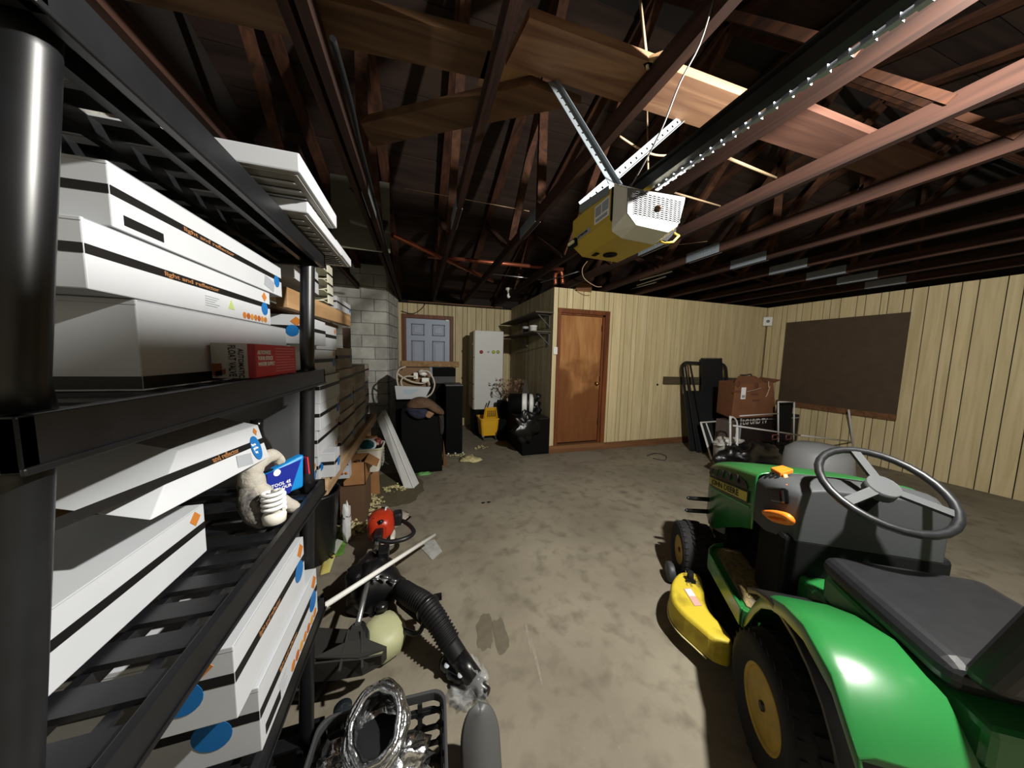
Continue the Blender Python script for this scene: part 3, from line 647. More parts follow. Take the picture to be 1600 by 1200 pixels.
for k in range(3): T(MB().obox((-0.262+k*0.004,0.425-k*0.02,0.958),(0.012,0,0.012),(0,0.006,0),(0.003,0,0.006)),'cowl_slot',BLACKM)
T(MB().box(-0.262,0.262,0.26,0.47,0.40,0.76),'pedestal',BLACKM,bevel=0.02)
T(MB().prism([(-0.292,0.38,0.92),(-0.285,0.28,0.955),(-0.28,0.27,0.89),(-0.29,0.34,0.865)],(0.03,0,0)),'gloss_panel',mat('gloss_black','08080a',0.08,spec=0.8),bevel=0.01)
# orange controls
T(MB().tube(catmull([(-0.285,0.365,0.80),(-0.30,0.33,0.815),(-0.30,0.27,0.845),(-0.285,0.215,0.862),(-0.27,0.23,0.835),(-0.27,0.34,0.79)],4,True),0.014,8,closed=True),'choke_handle',ORG)
T(MB().bar((-0.283,0.345,0.81),(-0.278,0.235,0.85),0.022,0.012),'handle_centre',mat('orange_pale','f0a25c',0.4))
T(MB().prism([(-0.24,0.46,0.965),(-0.20,0.45,0.985),(-0.19,0.385,0.99),(-0.235,0.39,0.965)],(0.0,0,0.02)).bar((-0.22,0.39,0.98),(-0.225,0.345,0.935),0.018,0.018).obox((-0.235,0.335,0.93),(0.010,0,0),(0,0.014,0.0),(0,0.0,0.028)),'throttle_lever',ORG,bevel=0.004)
# steering wheel
c=Vector((-0.02,0.20,1.03)); axs=Vector((0,-0.55,0.83)).normalized(); u=Vector((1,0,0)); v=axs.cross(u)
sw=T(MB().tube([c+u*(0.175*math.cos(2*PI*i/28))+v*(0.175*math.sin(2*PI*i/28)) for i in range(28)],0.014,8,closed=True),'steering_wheel',BLACKP)
m=MB().cyl(c-axs*0.03,c+axs*0.012,0.045,n=16)
for k in range(3):
    t=PI/2+k*2*PI/3; m.bar(c,c+u*(0.17*math.cos(t))+v*(0.17*math.sin(t)),0.03,0.012,up=axs)
T(m,'spokes',DASH,parent=sw); T(MB().cyl(c-axs*0.25,c,0.022,n=12),'column',BLACKM)
# rods at the nose, muffler guard
T(MB().tube([(-0.25,1.06,0.54),(-0.395,1.06,0.53)],[0.015,0.013],10).tube([(-0.395,1.06,0.53),(-0.41,1.06,0.528)],[0.013,0.006],10),'grille_peg',BLACKP)
T(MB().tube([(-0.25,1.06,0.455),(-0.40,1.06,0.44)],[0.015,0.013],10).tube([(-0.40,1.06,0.44),(-0.415,1.06,0.438)],[0.013,0.006],10),'grille_peg',BLACKP)
m=MB()
for k in range(5): m.bar((-0.285,0.975,0.435-k*0.010),(-0.285,0.76,0.51-k*0.010),0.008,0.007)
T(m,'heat_shield',mat('shield_grey','8b8b88',0.5,0.5))
T(MB().box(-0.27,-0.20,0.76,0.97,0.36,0.48),'shield_body',BLACKM)
T(MB().bar((-0.34,WB,0.24),(-0.18,WB-0.02,0.33),0.05,0.03).box(-0.30,-0.22,WB-0.1,WB+0.05,0.2,0.24),'front_axle_bracket',BLACKM)
# footboards and rear fenders (green body)
def body_side(s):
    m=MB()
    rim=[(-0.315,0.30),(-0.285,0.285),(-0.26,0.30),(-0.115,0.45),(-0.115,0.80),(-0.20,0.81),(-0.26,0.785),(-0.285,0.74)]
    P=[(s*-x,y) for x,y in rim]
    m.prism([(x,y,0.345) for x,y in P],(0,0,0.035))
    return m
for s in (-1,1):
    S=-s
    m=MB()
    rim=[(0.38,0.275),(0.355,0.262),(0.33,0.275),(0.19,0.44),(0.175,0.76),(0.20,0.81),(0.235,0.82),(0.32,0.775),(0.365,0.72),(0.385,0.66)]
    m.prism([(s*x,y,0.335) for x,y in rim],(0,0,0.04))
    for (x0_,y0_),(x1_,y1_) in zip(rim,rim[1:]+rim[:1]):
        m.bar((s*x0_,y0_,0.345),(s*x1_,y1_,0.345),0.016,0.085)
    fb=T(m,'footboard',GRN,bevel=0.005)
    mt_=[(0.352,0.305),(0.34,0.295),(0.215,0.43),(0.20,0.52),(0.20,0.74),(0.222,0.775),(0.30,0.75),(0.338,0.69)]
    T(MB().prism([(s*x,y,0.374) for x,y in mt_],(0,0,0.009)),'grip_mat',GRIP,parent=fb)
    # fender: strip that rises from the footboard over the rear wheel
    F=[(0.275,0.355,0.375),(0.235,0.425,0.375),(0.19,0.50,0.38),(0.13,0.575,0.39),(0.05,0.635,0.40),(-0.05,0.685,0.415),(-0.17,0.72,0.43),(-0.30,0.70,0.44),(-0.40,0.60,0.44)]
    m=MB(); R=[]
    for k,(y,z,o) in enumerate(F):
        R.append([(s*0.22,y,z+0.0),(s*(o-0.03),y,z),(s*o,y,z-0.012),(s*(o+0.002),y-0.012,z-0.055),(s*(o-0.008),y-0.012,z-0.055),(s*(o-0.01),y,z-0.02),(s*0.22,y,z-0.015)])
    m.rings(R); T(m,'fender',GRN,bevel=0.003)
    m=MB(); R=[]
    for k in range(9):
        t=math.radians(48+k*14); r_=0.335
        R.append([(s*0.20,r_*math.cos(t)-0.02,0.29+r_*math.sin(t)),(s*0.405,r_*math.cos(t)-0.02,0.29+r_*math.sin(t)),(s*0.405,(r_-0.02)*math.cos(t)-0.02,0.29+(r_-0.02)*math.sin(t)),(s*0.20,(r_-0.02)*math.cos(t)-0.02,0.29+(r_-0.02)*math.sin(t))])
    T(m.rings(R),'inner_fender',BLACKP)
T(MB().prism([(-0.14,0.44,0.36),(0.14,0.44,0.36),(0.14,0.30,0.55),(-0.14,0.30,0.55)],(0,-0.04,0)).box(-0.2,0.2,-0.36,0.30,0.46,0.60).box(-0.2,0.2,-0.36,0.14,0.6,0.70),'tunnel',GRN,bevel=0.02)
st_=MB(); st_.box(-0.22,0.22,-0.30,0.14,0.70,0.78); seat=T(st_,'seat',BLACKP,bevel=0.04,seg=4)
T(MB().prism([(-0.21,-0.28,0.76),(0.21,-0.28,0.76),(0.19,-0.38,1.10),(-0.19,-0.38,1.10)],(0,-0.07,0.0)),'seat_back',BLACKP,bevel=0.035,seg=4)
# mower deck
topL=[(-0.396,0.295),(-0.407,0.37),(-0.438,0.45),(-0.436,0.52),(-0.414,0.62),(-0.405,0.73),(-0.466,0.735),(-0.52,0.705),(-0.575,0.61),(-0.598,0.50),(-0.575,0.42),(-0.525,0.355),(-0.47,0.295)]
topL=[tuple(p[:2]) for p in catmull([(x,y,0) for x,y in topL],3,True)]
NI=15
dk=MB(); top=[(x,y,0.205) for x,y in topL]
cxd,cyd=-0.46,0.53
mid=[(cxd+(x-cxd)*(1.0 if i<NI else 1.06),cyd+(y-cyd)*(1.0 if i<NI else 1.04),0.185) for i,(x,y) in enumerate(topL)]
low=[(cxd+(x-cxd)*(1.0 if i<NI else 1.10),cyd+(y-cyd)*(1.0 if i<NI else 1.06),0.085) for i,(x,y) in enumerate(topL)]
dk.rings([low,mid,top],sm=False)
deck=T(dk,'mower_deck',YELD,bevel=0.012,seg=3)
T(MB().prism([(0.5,0.31,0.1),(0.5,0.72,0.1),(0.36,0.80,0.1),(-0.38,0.72,0.1),(-0.39,0.31,0.1)],(0,0,0.09)),'deck_shell',BLACKM,bevel=0.02)
T(MB().tube([(x*1.0,y,0.083) for x,y,_ in low[NI+2:36]],0.004,6),'deck_lip',mat('lip_pale','d9cf8f',0.5),parent=deck)
T(MB().cyl((-0.475,0.655,0.2),(-0.475,0.655,0.262),0.02,0.016,n=12).box(-0.50,-0.45,0.635,0.645,0.2,0.225),'deck_spindle_cap',BLACKM,parent=deck)
ds=T(MB().prism([(-0.528,0.575,0.2065),(-0.488,0.59,0.2065),(-0.468,0.475,0.2065),(-0.505,0.46,0.2065)],(0,0,0.002)),'warning_sticker',mat('sticker_pink','c39a90',0.5),parent=deck)
T(MB().prism([(-0.522,0.57,0.2085),(-0.49,0.582,0.2085),(-0.48,0.535,0.2085),(-0.513,0.525,0.2085)],(0,0,0.0006)),'sticker_print',WHITEP,parent=deck)
m=MB(); rnd=random.Random(3)
for k in range(60):
    x=-0.50+rnd.random()*0.085; y_=0.60+rnd.random()*0.12; t=rnd.random()*PI
    m.bar((x,y_,0.209),(x+0.012*math.cos(t),y_+0.012*math.sin(t),0.211),0.002,0.002)
T(m,'grass_clippings',mat('dry_clippings','8a7a48',0.9),parent=deck,kind='stuff')
m=MB()
for k in range(500):
    x=-(0.21+rnd.random()*0.12); y_=0.34+rnd.random()*0.39
    if y_<0.45-(-x-0.21)*1.0: continue
    t=rnd.random()*PI; l=0.008+0.012*rnd.random(); m.bar((x,y_,0.386),(x+l*math.cos(t),y_+l*math.sin(t),0.388),0.0016,0.0016)
T(m,'dry_grass',mat('dry_clippings',0),kind='stuff')
# gauge wheel and small rear roller at the deck edge
for (x,y_) in ((-0.49,0.92),):
    T(MB().lathe((x-0.02,y_,0.062),(1,0,0),[(0.03,-0.026),(0.056,-0.024),(0.062,-0.012),(0.062,0.012),(0.056,0.024),(0.03,0.026)],20),'gauge_wheel',DKGREY)
    T(MB().bar((x-0.02,y_,0.062),(x+0.05,y_-0.14,0.16),0.012,0.03),'gauge_arm',BLACKM)
# ================================================================ BLACK SHELVING UNIT AT THE LEFT
XS=-0.355
def ys(z): return 1.235+(z-0.5)*0.118            # the unit leans a little: far end as a function of height
SH=thing('shelving_unit','tall black plastic shelving unit holding white cartons','shelving',(-0.58,0.9,0))
LEV=[0.09,0.545,0.99,1.415,1.868]; DEP=0.50; LEN=0.95
SHB=mat('shelf_black','141518',0.38,spec=0.5,var=0.3,vs=20)
for k,zt in enumerate(LEV):
    y1=ys(zt); y0=y1-LEN; zb=zt-0.055
    m=MB()
    m.box(XS-0.016,XS,y0,y1,zb,zt).box(XS-DEP,XS-DEP+0.016,y0,y1,zb,zt).box(XS-DEP,XS,y0,y0+0.016,zb,zt).box(XS-DEP,XS,y1-0.016,y1,zb,zt)
    m.box(XS,XS+0.004,y0-0.003,y1+0.003,zb-0.002,zb+0.006)
    rim=m.build('tray_rim',SHB,SH,bevel=0.003)
    for i in range(12):
        yy=y0+0.05+i*(LEN-0.1)/11
        MB().box(XS-DEP+0.016,XS-0.016,yy-0.022,yy+0.022,zt-0.022,zt-0.012).build('tray_slat',SHB,rim)
    m=MB()
    for i in range(5):
        xx=XS-0.06-i*0.09; m.box(xx-0.008,xx+0.008,y0+0.016,y1-0.016,zt-0.05,zt-0.0225)
    m.build('tray_ribs',SHB,rim)
    if k:
        for cx_,f in ((XS-0.045,1),(XS-DEP+0.045,1),(XS-0.045,0),(XS-DEP+0.045,0)):
            za=LEV[k-1]; zc=zb
            ya=ys(za)-0.05 if f else ys(za)-LEN+0.05; yb=ys(zc)-0.05 if f else ys(zc)-LEN+0.05
            MB().tube([(cx_,ya,za-0.02),(cx_,ya,za+0.03),(cx_,yb,zc-0.02),(cx_,yb,zc+0.01)],[0.027,0.0235,0.0235,0.026],20).build('post',SHB,SH)
for cx_ in (XS-0.045,XS-DEP+0.045):
    for f in (0,1): MB().cyl((cx_,ys(0)-0.05-(0 if f else LEN-0.1),0),(cx_,ys(0)-0.05-(0 if f else LEN-0.1),0.04),0.03,0.026).build('foot',SHB,SH)
# ---------------------------------------------------------------- cartons
DOTC=[ORANGE,mat('dot_ochre','b98436',0.5),mat('dot_rust','a5562a',0.5)]
def carton(label,x1,y0,y1,z0,h,depth=0.3,rz=0,group=None,worn=0,mark='sld',far=1,txt=True,band=0.5,name='white_carton',tilt=None,endface=True):
    """x1: x of the printed long face (looks to +x); y0..y1 along it; base z0. mark letters: s blue seal, l orange logo, d row of round pictures, t small print, c triangle"""
    L=y1-y0; cy=(y0+y1)/2
    t=thing(name,label,'box',(x1-depth/2,cy,z0),rz,group)
    if tilt: t.rotation_euler=(0,tilt,rz)
    W=SHADEC if worn else WHITEC  # worn flag picks the card that carries painted shade
    def P(m,n,mt,par=t,**k): return m.build(n,mt,par,local=True,**k)
    hx=depth/2; hy=L/2
    m=MB().box(-hx,hx,-hy,hy,0,h); body=P(m,'body',W,bevel=0.002)
    zb=h*band; bw=h*0.14
    P(MB().box(hx,hx+0.0006,-hy+0.001,hy-0.001,zb,zb+bw).box(-hx+0.001,hx-0.001,-hy-0.0006,-hy,zb,zb+bw).box(-hx+0.001,hx-0.001,hy,hy+0.0006,zb,zb+bw),'printed_band',BAND,body)
    P(MB().box(hx,hx+0.0006,-hy+0.004,hy-0.004,h*0.985,h*0.992).box(-hx,hx,-hy-0.0005,-hy,h*0.94,h*0.946),'lid_seam',GREYP,body)
    e=hy*0.94
    if 's' in mark:
        r=h*0.19
        P(MB().lathe((hx,e-r*1.1,zb-h*0.04),(1,0,0),[(r,0.0),(r,0.0012),(0.0005,0.0013)],20,caps=False,flat=True),'blue_seal',BLUEP,body)
        if endface: P(MB().lathe((hx-0.09,-hy,zb-h*0.04),(0,-1,0),[(r*1.2,0.0),(r*1.2,0.0012),(0.0005,0.0013)],20,caps=False,flat=True),'blue_seal',BLUEP,body)
    if 'l' in mark:
        q=h*0.09; c=Vector((hx,e-0.02,h*0.82))
        P(MB().obox(c,(0.0008,0,0),(0,q*0.8,q*0.8),(0,-q*0.8,q*0.8)),'orange_logo',ORANGE,body)
        if endface: P(MB().obox((hx-0.06,-hy,h*0.80),(q*0.9,0,q*0.9),(-q*0.9,0,q*0.9),(0,0.0008,0)),'orange_logo',ORANGE,body)
    if 'd' in mark:
        for i in range(7):
            r=h*0.085
            P(MB().lathe((hx,e-0.02-i*r*2.25,h*0.13),(1,0,0),[(r,0.0),(r,0.0009),(0.0005,0.001)],12,caps=False,flat=True),'round_picture',DOTC[i%3],body)
    if 'c' in mark:
        c=Vector((hx,e-0.20,h*0.30)); P(MB().prism([c+Vector((0,-0.014,-0.01)),c+Vector((0,0.014,-0.01)),c+Vector((0,0,0.014))],(0.0008,0,0)),'green_triangle',mat('print_green','9fb46a',0.5),body)
    if 't' in mark:
        m=MB()
        for i in range(5): m.box(hx,hx+0.0008,e-0.30,e-0.30+0.05-0.008*(i%3),h*(0.36-i*0.05),h*(0.375-i*0.05))
        P(m,'small_print',GREYP,body)
    if 'b' in mark: P(MB().box(hx,hx+0.0008,-hy+0.02,-hy+0.10,h*0.1,h*0.26),'barcode',BAND,body)
    if 'k' in mark:
        c=Vector((hx,e-h*0.75,h*0.27)); P(MB().obox(c,(0.0008,0,0),(0,0.032,-0.006),(0,0.004,0.016)),'silver_sticker',mat('silver_sticker','aab0b6',0.35,0.3),body)
    if txt:
        M=xf(t); R3=M.to_3x3()
        text('light and reflector',M@Vector((hx+0.0006,-hy+L*0.25,zb+bw*0.5)),R3@Vector((0,1,0)),R3@Vector((0,0,1)),bw*0.8,BROWNP,body,width=L*0.42,off=0.0004)
    return t
# shelf 2 (upper middle)
z2=LEV[3]-0.012
carton('plain grey white carton at the bottom of the stack on the eye level shelf',-0.470,0.70,1.315,z2+0.002,0.160,0.30,mark='',txt=False,band=0.02)
carton('white carton with seven round pictures and green triangle on the eye level shelf',-0.468,0.62,1.195,z2+0.163,0.104,0.30,mark='sldct')
carton('topmost white carton under the highest black shelf',-0.462,0.66,1.275,z2+0.268,0.100,0.30,mark='skb')
# red float valve carton
fv=thing('valve_carton','red cardboard carton with an end greyed for shade, lettered automatic float valve','box',(-0.43,0.955,LEV[3]),0)
RED=mat('carton_red','c0242c',0.45); REDD=mat('carton_dark_red','7f151c',0.5)
zf=LEV[3]-0.0; x1=-0.378; ya=oX((397,560),x1)[1]; yb=oX((462,560),x1)[1]; yc=oX((471,560),x1)[1]; hz=0.082
B(x1-0.082,x1,ya,yb,zf,zf+hz).build('sleeve',RED,fv,bevel=0.001)
B(x1-0.08,x1-0.002,yb,yc,zf+0.004,zf+hz-0.010).build('end_flap',WHITEC,fv,bevel=0.006)
B(x1-0.082,x1+0.0005,ya-0.0008,ya,zf,zf+hz).build('end_face',mat('carton_end_shade','8e8a84',0.6),fv)  # end face coloured grey to stand for the shadow across it
B(x1-0.012,x1+0.0006,ya-0.0015,ya+0.006,zf,zf+hz).build('dark_edge',REDD,fv)
sl=[o for o in fv.children if o.name.startswith('sleeve')][0]
text('AUTOMATE\nYOUR STOCK\nWATER SUPPLY',(x1,ya+0.016,zf+hz*0.57),(0,1,0),(0,0,1),0.0145,WHITEP,sl,width=0.085)
m=MB()
for i in range(9): m.box(x1,x1+0.0008,ya+0.112,yb-0.012-(0.03 if i==3 else 0),zf+hz*0.88-i*0.0078,zf+hz*0.88-i*0.0078+0.0022)
m.build('small_print',mat('print_pink','e0808a',0.5),sl)
text('FLOAT VALVE',(x1-0.043,ya,zf+hz-0.004),(0,0,-1),(1,0,0),0.020,BAND,sl,width=0.074,off=0.0014)
text('AUTOMATIC',(x1-0.026,ya,zf+hz-0.012),(0,0,-1),(1,0,0),0.015,BAND,sl,width=0.06,off=0.0014)
m=MB(); m.obox((x1-0.072,ya-0.0015,zf+0.02),(0.009,0,0),(0,0.0005,0),(0,0,0.014)); m.obox((x1-0.066,ya-0.0015,zf+0.012),(0.010,0,0.004),(0,0.0005,0),(0,0,0.006)); m.build('pictured_valve',mat('print_bronze','6b3a22',0.5),sl)
# shelf 3: tilted carton, spray bottle, blue pack, white gloves, lamp
z3=LEV[2]
a=oX((403,664),-0.47); b=oX((421,714),-0.43); c=oX((350,752),-0.43); d_=oX((350,681),-0.47)
t=thing('white_carton','white carton with blue seal tilted back on the middle black shelf','box',(-0.55,1.0,z3))
dv=Vector((-0.20,0.02,0.05)); ext=(c-b)*0.9
body=MB().hexa([b,c+ext,c+ext+dv,b+dv],[a,d_+(d_-a)*0.9,d_+(d_-a)*0.9+dv,a+dv]).build('body',WHITEC,t,bevel=0.002)
n=((c-b).cross(a-b)).normalized()
if n[0]<0: n=-n
U=(b-c).normalized(); V=(a-b); Hh=V.length; Vn=V.normalized()
def q(u,v,o=0.0008): return b-U*u+V*v+n*o
body_p=[q(0,0.45),q(0.55,0.45),q(0.55,0.60),q(0,0.60)]
MB().prism(body_p,n*0.0006).build('printed_band',BAND,body)
cc=q(0.052,0.40,0.0015); MB().prism([cc+U*0.024*math.cos(2*PI*i/20)+Vn*0.036*math.sin(2*PI*i/20) for i in range(20)],n*0.0006).build('blue_seal',BLUEP,body)
text('Buy one\nget a free\nlamp',cc-U*0.017,U,Vn,0.011,WHITEP,body,width=0.034,off=0.0012)
text('and reflector',q(0.235,0.525,0.001),U,Vn,0.018,BROWNP,body,width=0.14)
cc=q(0.03,0.84); MB().prism([cc+U*0.010,cc+Vn*0.012,cc-U*0.010,cc-Vn*0.012],n*0.0006).build('orange_logo',ORANGE,body)
cc=q(0.12,0.22); MB().prism([cc-U*0.035-Vn*0.01,cc+U*0.03-Vn*0.018,cc+U*0.035+Vn*0.012,cc-U*0.028+Vn*0.02],n*0.0006).build('silver_sticker',mat('silver_sticker',0),body)
carton('white carton lying flat behind the white gloves on the middle black shelf',-0.50,0.50,0.88,z3,0.12,0.3,mark='l',txt=False)
# spray bottle
p=oZ((440,745),z3); p=Vector((-0.555,1.27,z3))
sb=thing('spray_bottle','black bottle with pink rimmed label on the middle black shelf','bottle',p)
MB().lathe(p,(0,0,1),[(0.040,0),(0.042,0.006),(0.042,0.135),(0.036,0.155),(0.020,0.185),(0.017,0.215),(0.019,0.22),(0.019,0.245),(0.001,0.246)],24).build('bottle',mat('bottle_black','141315',0.2,spec=0.6),sb)
MB().lathe(p+Vector((0,0,0.128)),(0,0,1),[(0.0428,0),(0.0428,0.006)],24,caps=False).build('label_rim',mat('label_pink','c8838a',0.5),sb)
MB().lathe(p+Vector((0,0,0.03)),(0,0,1),[(0.0426,0),(0.0426,0.09)],24,caps=False).build('label',mat('label_dark','2b2023',0.4),sb)
MB().obox(p+Vector((0.03,-0.031,0.112)),(0.012,0.010,0),(0.0006,-0.0006,0),(0,0,0.004)).build('label_lettering',WHITEP,sb)
# blue pack
p0=oX((415,775),-0.43); bp=thing('blue_pack','blue and navy plastic pack of tape behind the white gloves','pack',(-0.45,1.16,z3))
BL2=mat('pack_blue','1c7fc4',0.3); NAVY=mat('pack_navy','1d2a86',0.35)
pa,pb,pc,pd=[Vector(x) for x in ((-0.475,1.12,z3+0.005),(-0.40,1.21,z3+0.005),(-0.395,1.215,z3+0.125),(-0.475,1.12,z3+0.095))]
nn=(pb-pa).cross(pd-pa).normalized(); nn=nn if nn[1]<0 else -nn
pk=MB().prism([pa,pb,pc,pd],-nn*0.035).build('pouch',BL2,bp,bevel=0.008)
e1=(pb-pa)/1; MB().prism([pa+e1*0.03+nn*0.001,pa+e1*0.60+nn*0.001,pa+e1*0.95+Vector((0,0,0.105))+nn*0.001,pa+e1*0.03+Vector((0,0,0.092))+nn*0.001],nn*0.0008).build('navy_panel',NAVY,pk)
text('TOOL 45\nCOLOUR',pa+e1*0.12+Vector((0,0,0.035))+nn*0.001,e1,(0,0,1),0.015,WHITEP,pk,width=0.058,off=0.0012)
cc=pa+e1*0.28+Vector((0,0,0.085))+nn*0.002; MB().prism([cc+e1.normalized()*0.011*math.cos(i*PI/8)+Vector((0,0,0.011*math.sin(i*PI/8))) for i in range(16)],nn*0.0008).build('round_mark',WHITEP,pk)
MB().bar(pc+Vector((0.002,0.0,-0.01)),pb+Vector((0.012,0.0,0.05)),0.004,0.03).build('red_edge',RED,pk)
# white gloves: two limp limbs
gl=thing('work_gloves','pair of dirty white work gloves slumped on the middle black shelf','gloves',(-0.43,1.03,z3))
GLV=mat('glove_cloth','aaa59b',0.8,var=0.35,vs=12,bump=0.5,bs=55,col2='8b857c',ramp=(0.45,0.75))
def blob(P,R,name,mt,par,n=14):
    P=catmull(P,4); k=len(P); rr=[]
    for i in range(k):
        t=i/(k-1)*(len(R)-1); a=int(min(t,len(R)-2)); f=t-a; rr.append((R[a]*(1-f)+R[a+1]*f)*(1+0.10*math.sin(i*2.3)))
    m=MB().tube(P,rr,n); 
    rnd=random.Random(len(P)); 
    for v in m.v: v+=Vector((rnd.uniform(-1,1),rnd.uniform(-1,1),rnd.uniform(-1,1)))*0.0022
    return m.build(name,mt,par,sub=1)
g=[oX(p_,x_) for p_,x_ in (((408,780),-0.46),((392,745),-0.47),((402,722),-0.46),((428,712),-0.445),((440,725),-0.43))]
blob(g,[0.028,0.032,0.026,0.020,0.012],'glove',GLV,gl)
g=[oX(p_,x_) for p_,x_ in (((395,760),-0.47),((412,775),-0.44),((435,782),-0.41),((458,792),-0.385),((474,797),-0.375))]
blob(g,[0.030,0.030,0.024,0.018,0.009],'glove',GLV,gl)
g=[oX(p_,x_) for p_,x_ in (((386,742),-0.49),((392,790),-0.46),((408,812),-0.44),((428,806),-0.42))]
blob(g,[0.022,0.030,0.026,0.018],'cuff',mat('glove_grip','75716a',0.7,var=0.5,vs=50,bump=0.6,bs=70,col2='26262a'),gl)
for i in range(3):
    a=oX((455+i*3,789+i*5),-0.385); b=oX((471+i*2,798+i*4),-0.372); blob([a,(a+b)/2+Vector((0,0,0.003)),b],[0.008,0.008,0.006],'finger',GLV,gl,8)
# compact spiral lamp
p=oX((430,829),-0.40); p=Vector((-0.40,p[1],z3)); 
cf=thing('spiral_lamp','white compact spiral lamp standing on the front rim of the shelf','lamp',p)
MB().lathe(p,(0,0,1),[(0.021,0),(0.027,0.004),(0.029,0.022),(0.026,0.030),(0.022,0.034)],24).build('ballast',mat('lamp_base_white','d8d4c8',0.4),cf)
SP=[]; 
for i in range(96):
    t=i/95; a=t*2*PI*4; SP.append(p+Vector((0.025*math.cos(a),0.025*math.sin(a),0.038+t*0.056)))
SP+= [p+Vector((0.010,0.0,0.096)),p+Vector((-0.004,0.0,0.092))]
MB().tube(SP,0.0054,8).build('spiral_tube',mat('lamp_glass_white','ececea',0.2),cf)
MB().cyl(p+Vector((0,0,0.03)),p+Vector((0,0,0.085)),0.013,n=12).build('inner_tube',mat('lamp_shadow','c2c2be',0.4),cf)
# dark panel standing behind the shelf
dpn=thing('standing_sheet','smooth dark grey curved sheet standing behind the middle shelf','panel',(-0.76,1.46,0))
P1,P2=oY((425,740),1.42),oY((488,740),1.42)
MB().grid(lambda u,v:(-1.05+0.58*u,1.455+0.03*math.sin(u*PI),1.36*v),12,2).build('sheet',mat('panel_grey','4a4b4d',0.35),dpn,solid=0.008)
# shelf 4: two big cartons with their ends to the camera
z4=LEV[1]
carton('lower of two long white cartons on the low black shelf, with round pictures and barcode',-0.358,0.76,1.165,z4,0.165,0.30,mark='sldbt')
carton('upper of two long white cartons on the low black shelf, grey end with orange logo',-0.368,0.70,1.09,z4+0.167,0.165,0.30,mark='sl')
carton('white carton standing behind the long pair on the low black shelf',-0.66,0.80,1.15,z4,0.20,0.16,mark='l',txt=False)
carton('white carton on the lowest black shelf in the dark',-0.42,0.42,0.80,LEV[0],0.16,0.3,mark='sl')
# top shelf: white slotted reflector hoods
LOUV=mat('louvre_shadow','8f8e88',0.6)
def hood_tray(label,x0,x1,y0,y1,z0,h):
    t=thing('reflector_hood',label,'reflector',((x0+x1)/2,(y0+y1)/2,z0),group=None)
    B(x0,x1,y0,y1,z0+0.006,z0+h).build('shell',WHITEC,t,bevel=0.004)
    m=MB(); m.box(x0+0.01,x1-0.01,y0+0.01,y1-0.01,z0+0.002,z0+0.0055); bt=m.build('base_plate',LOUV,t)
    for i in range(7):
        yy=y0+0.05+i*(y1-y0-0.1)/6; MB().obox(((x0+x1)/2,yy,z0+0.0),((x1-x0)/2-0.025,0,0),(0,0.011,0.003),(0,0,0.0012)).build('louvre',WHITEC,bt)
    return t
zt=LEV[4]
hood_tray('white slotted reflector hood overhanging the top black shelf, nearest the camera',-0.80,-0.275,0.895,1.24,zt+0.042,0.052)
hood_tray('white slotted reflector hood lying below the overhanging one on the top shelf',-0.78,-0.300,1.03,1.42,zt+0.001,0.040)
a=oY((543,402),1.62)
hood_tray('white slotted reflector hood jutting from the far end of the top black shelf',-0.75,a[0],1.425,1.70,zt+0.03,0.042)
# ================================================================ TIMBER RACK WITH CARTONS BEHIND
XR_=-0.50
rk=thing('timber_rack','rough timber rack with long shelf boards along the block wall','rack',(-0.9,2.9,0))
a=oX((548,502),XR_-0.0); b=oX((400,458),XR_)
ya=1.43; MB().hexa([(XR_,ya,1.655),(XR_-0.04,ya,1.655),(XR_-0.04,a[1],1.685),(XR_,a[1],1.685)],[(XR_,ya,1.737),(XR_-0.04,ya,1.737),(XR_-0.04,a[1],1.77),(XR_,a[1],1.77)]).build('shelf_rail',PINE,rk,bevel=0.003)
for k in range(3): MB().box(XR_-0.30-k*0.24,XR_-0.075-k*0.24,1.43,a[1]-0.05,1.66,1.68).build('shelf_board',PLY,rk)
c0=oX((512,749),XR_); c1=oX((589,647),XR_)
MB().hexa([(XR_,c0[1],0.675),(XR_-0.038,c0[1]-0.04,0.675),(XR_-0.038,c1[1],0.675),(XR_,c1[1],0.675)],[(XR_,c0[1]+0.015,0.762),(XR_-0.038,c0[1]-0.05,0.762),(XR_-0.038,c1[1],0.762),(XR_,c1[1],0.762)]).build('bench_rail',woodmat('bench_rail_wood','b79b7c','94775a',1,0.7),rk,bevel=0.003)
for k in range(3): MB().box(XR_-0.30-k*0.262,XR_-0.042-k*0.262,1.50,c1[1],0.725,0.748).build('bench_board',PLY,rk)
for (x_,y_) in ((XR_-0.06,3.86),(XR_-0.75,3.86),(XR_-0.75,1.95)):
    MB().box(x_-0.09,x_,y_-0.02,y_+0.02,0,0.725 if y_<3 or x_>-1 else 1.66).build('rack_post',PINE,rk)
MB().box(XR_-0.10,XR_-0.045,2.78,2.81,0.748,1.685).build('rack_post',woodmat('dark_post','4a3a30','33271f',2),rk)
MB().box(XR_-0.80,XR_-0.75,1.45,1.50,0,1.66).build('rack_post',PINE,rk)
pc=oZ((586,771),0); MB().hexa([(pc[0]-0.07,pc[1]-0.02,0),(pc[0]+0.05,pc[1]-0.02,0),(pc[0]+0.05,pc[1],0),(pc[0]-0.07,pc[1],0)],[(pc[0]-0.08,pc[1]+0.0,0.62),(pc[0]+0.03,pc[1]+0.0,0.62),(pc[0]+0.03,pc[1]+0.02,0.62),(pc[0]-0.08,pc[1]+0.02,0.62)]).build('prop_board',CARD,rk)
GR='worn cartons stacked on the timber bench'
xf_=XR_-0.03
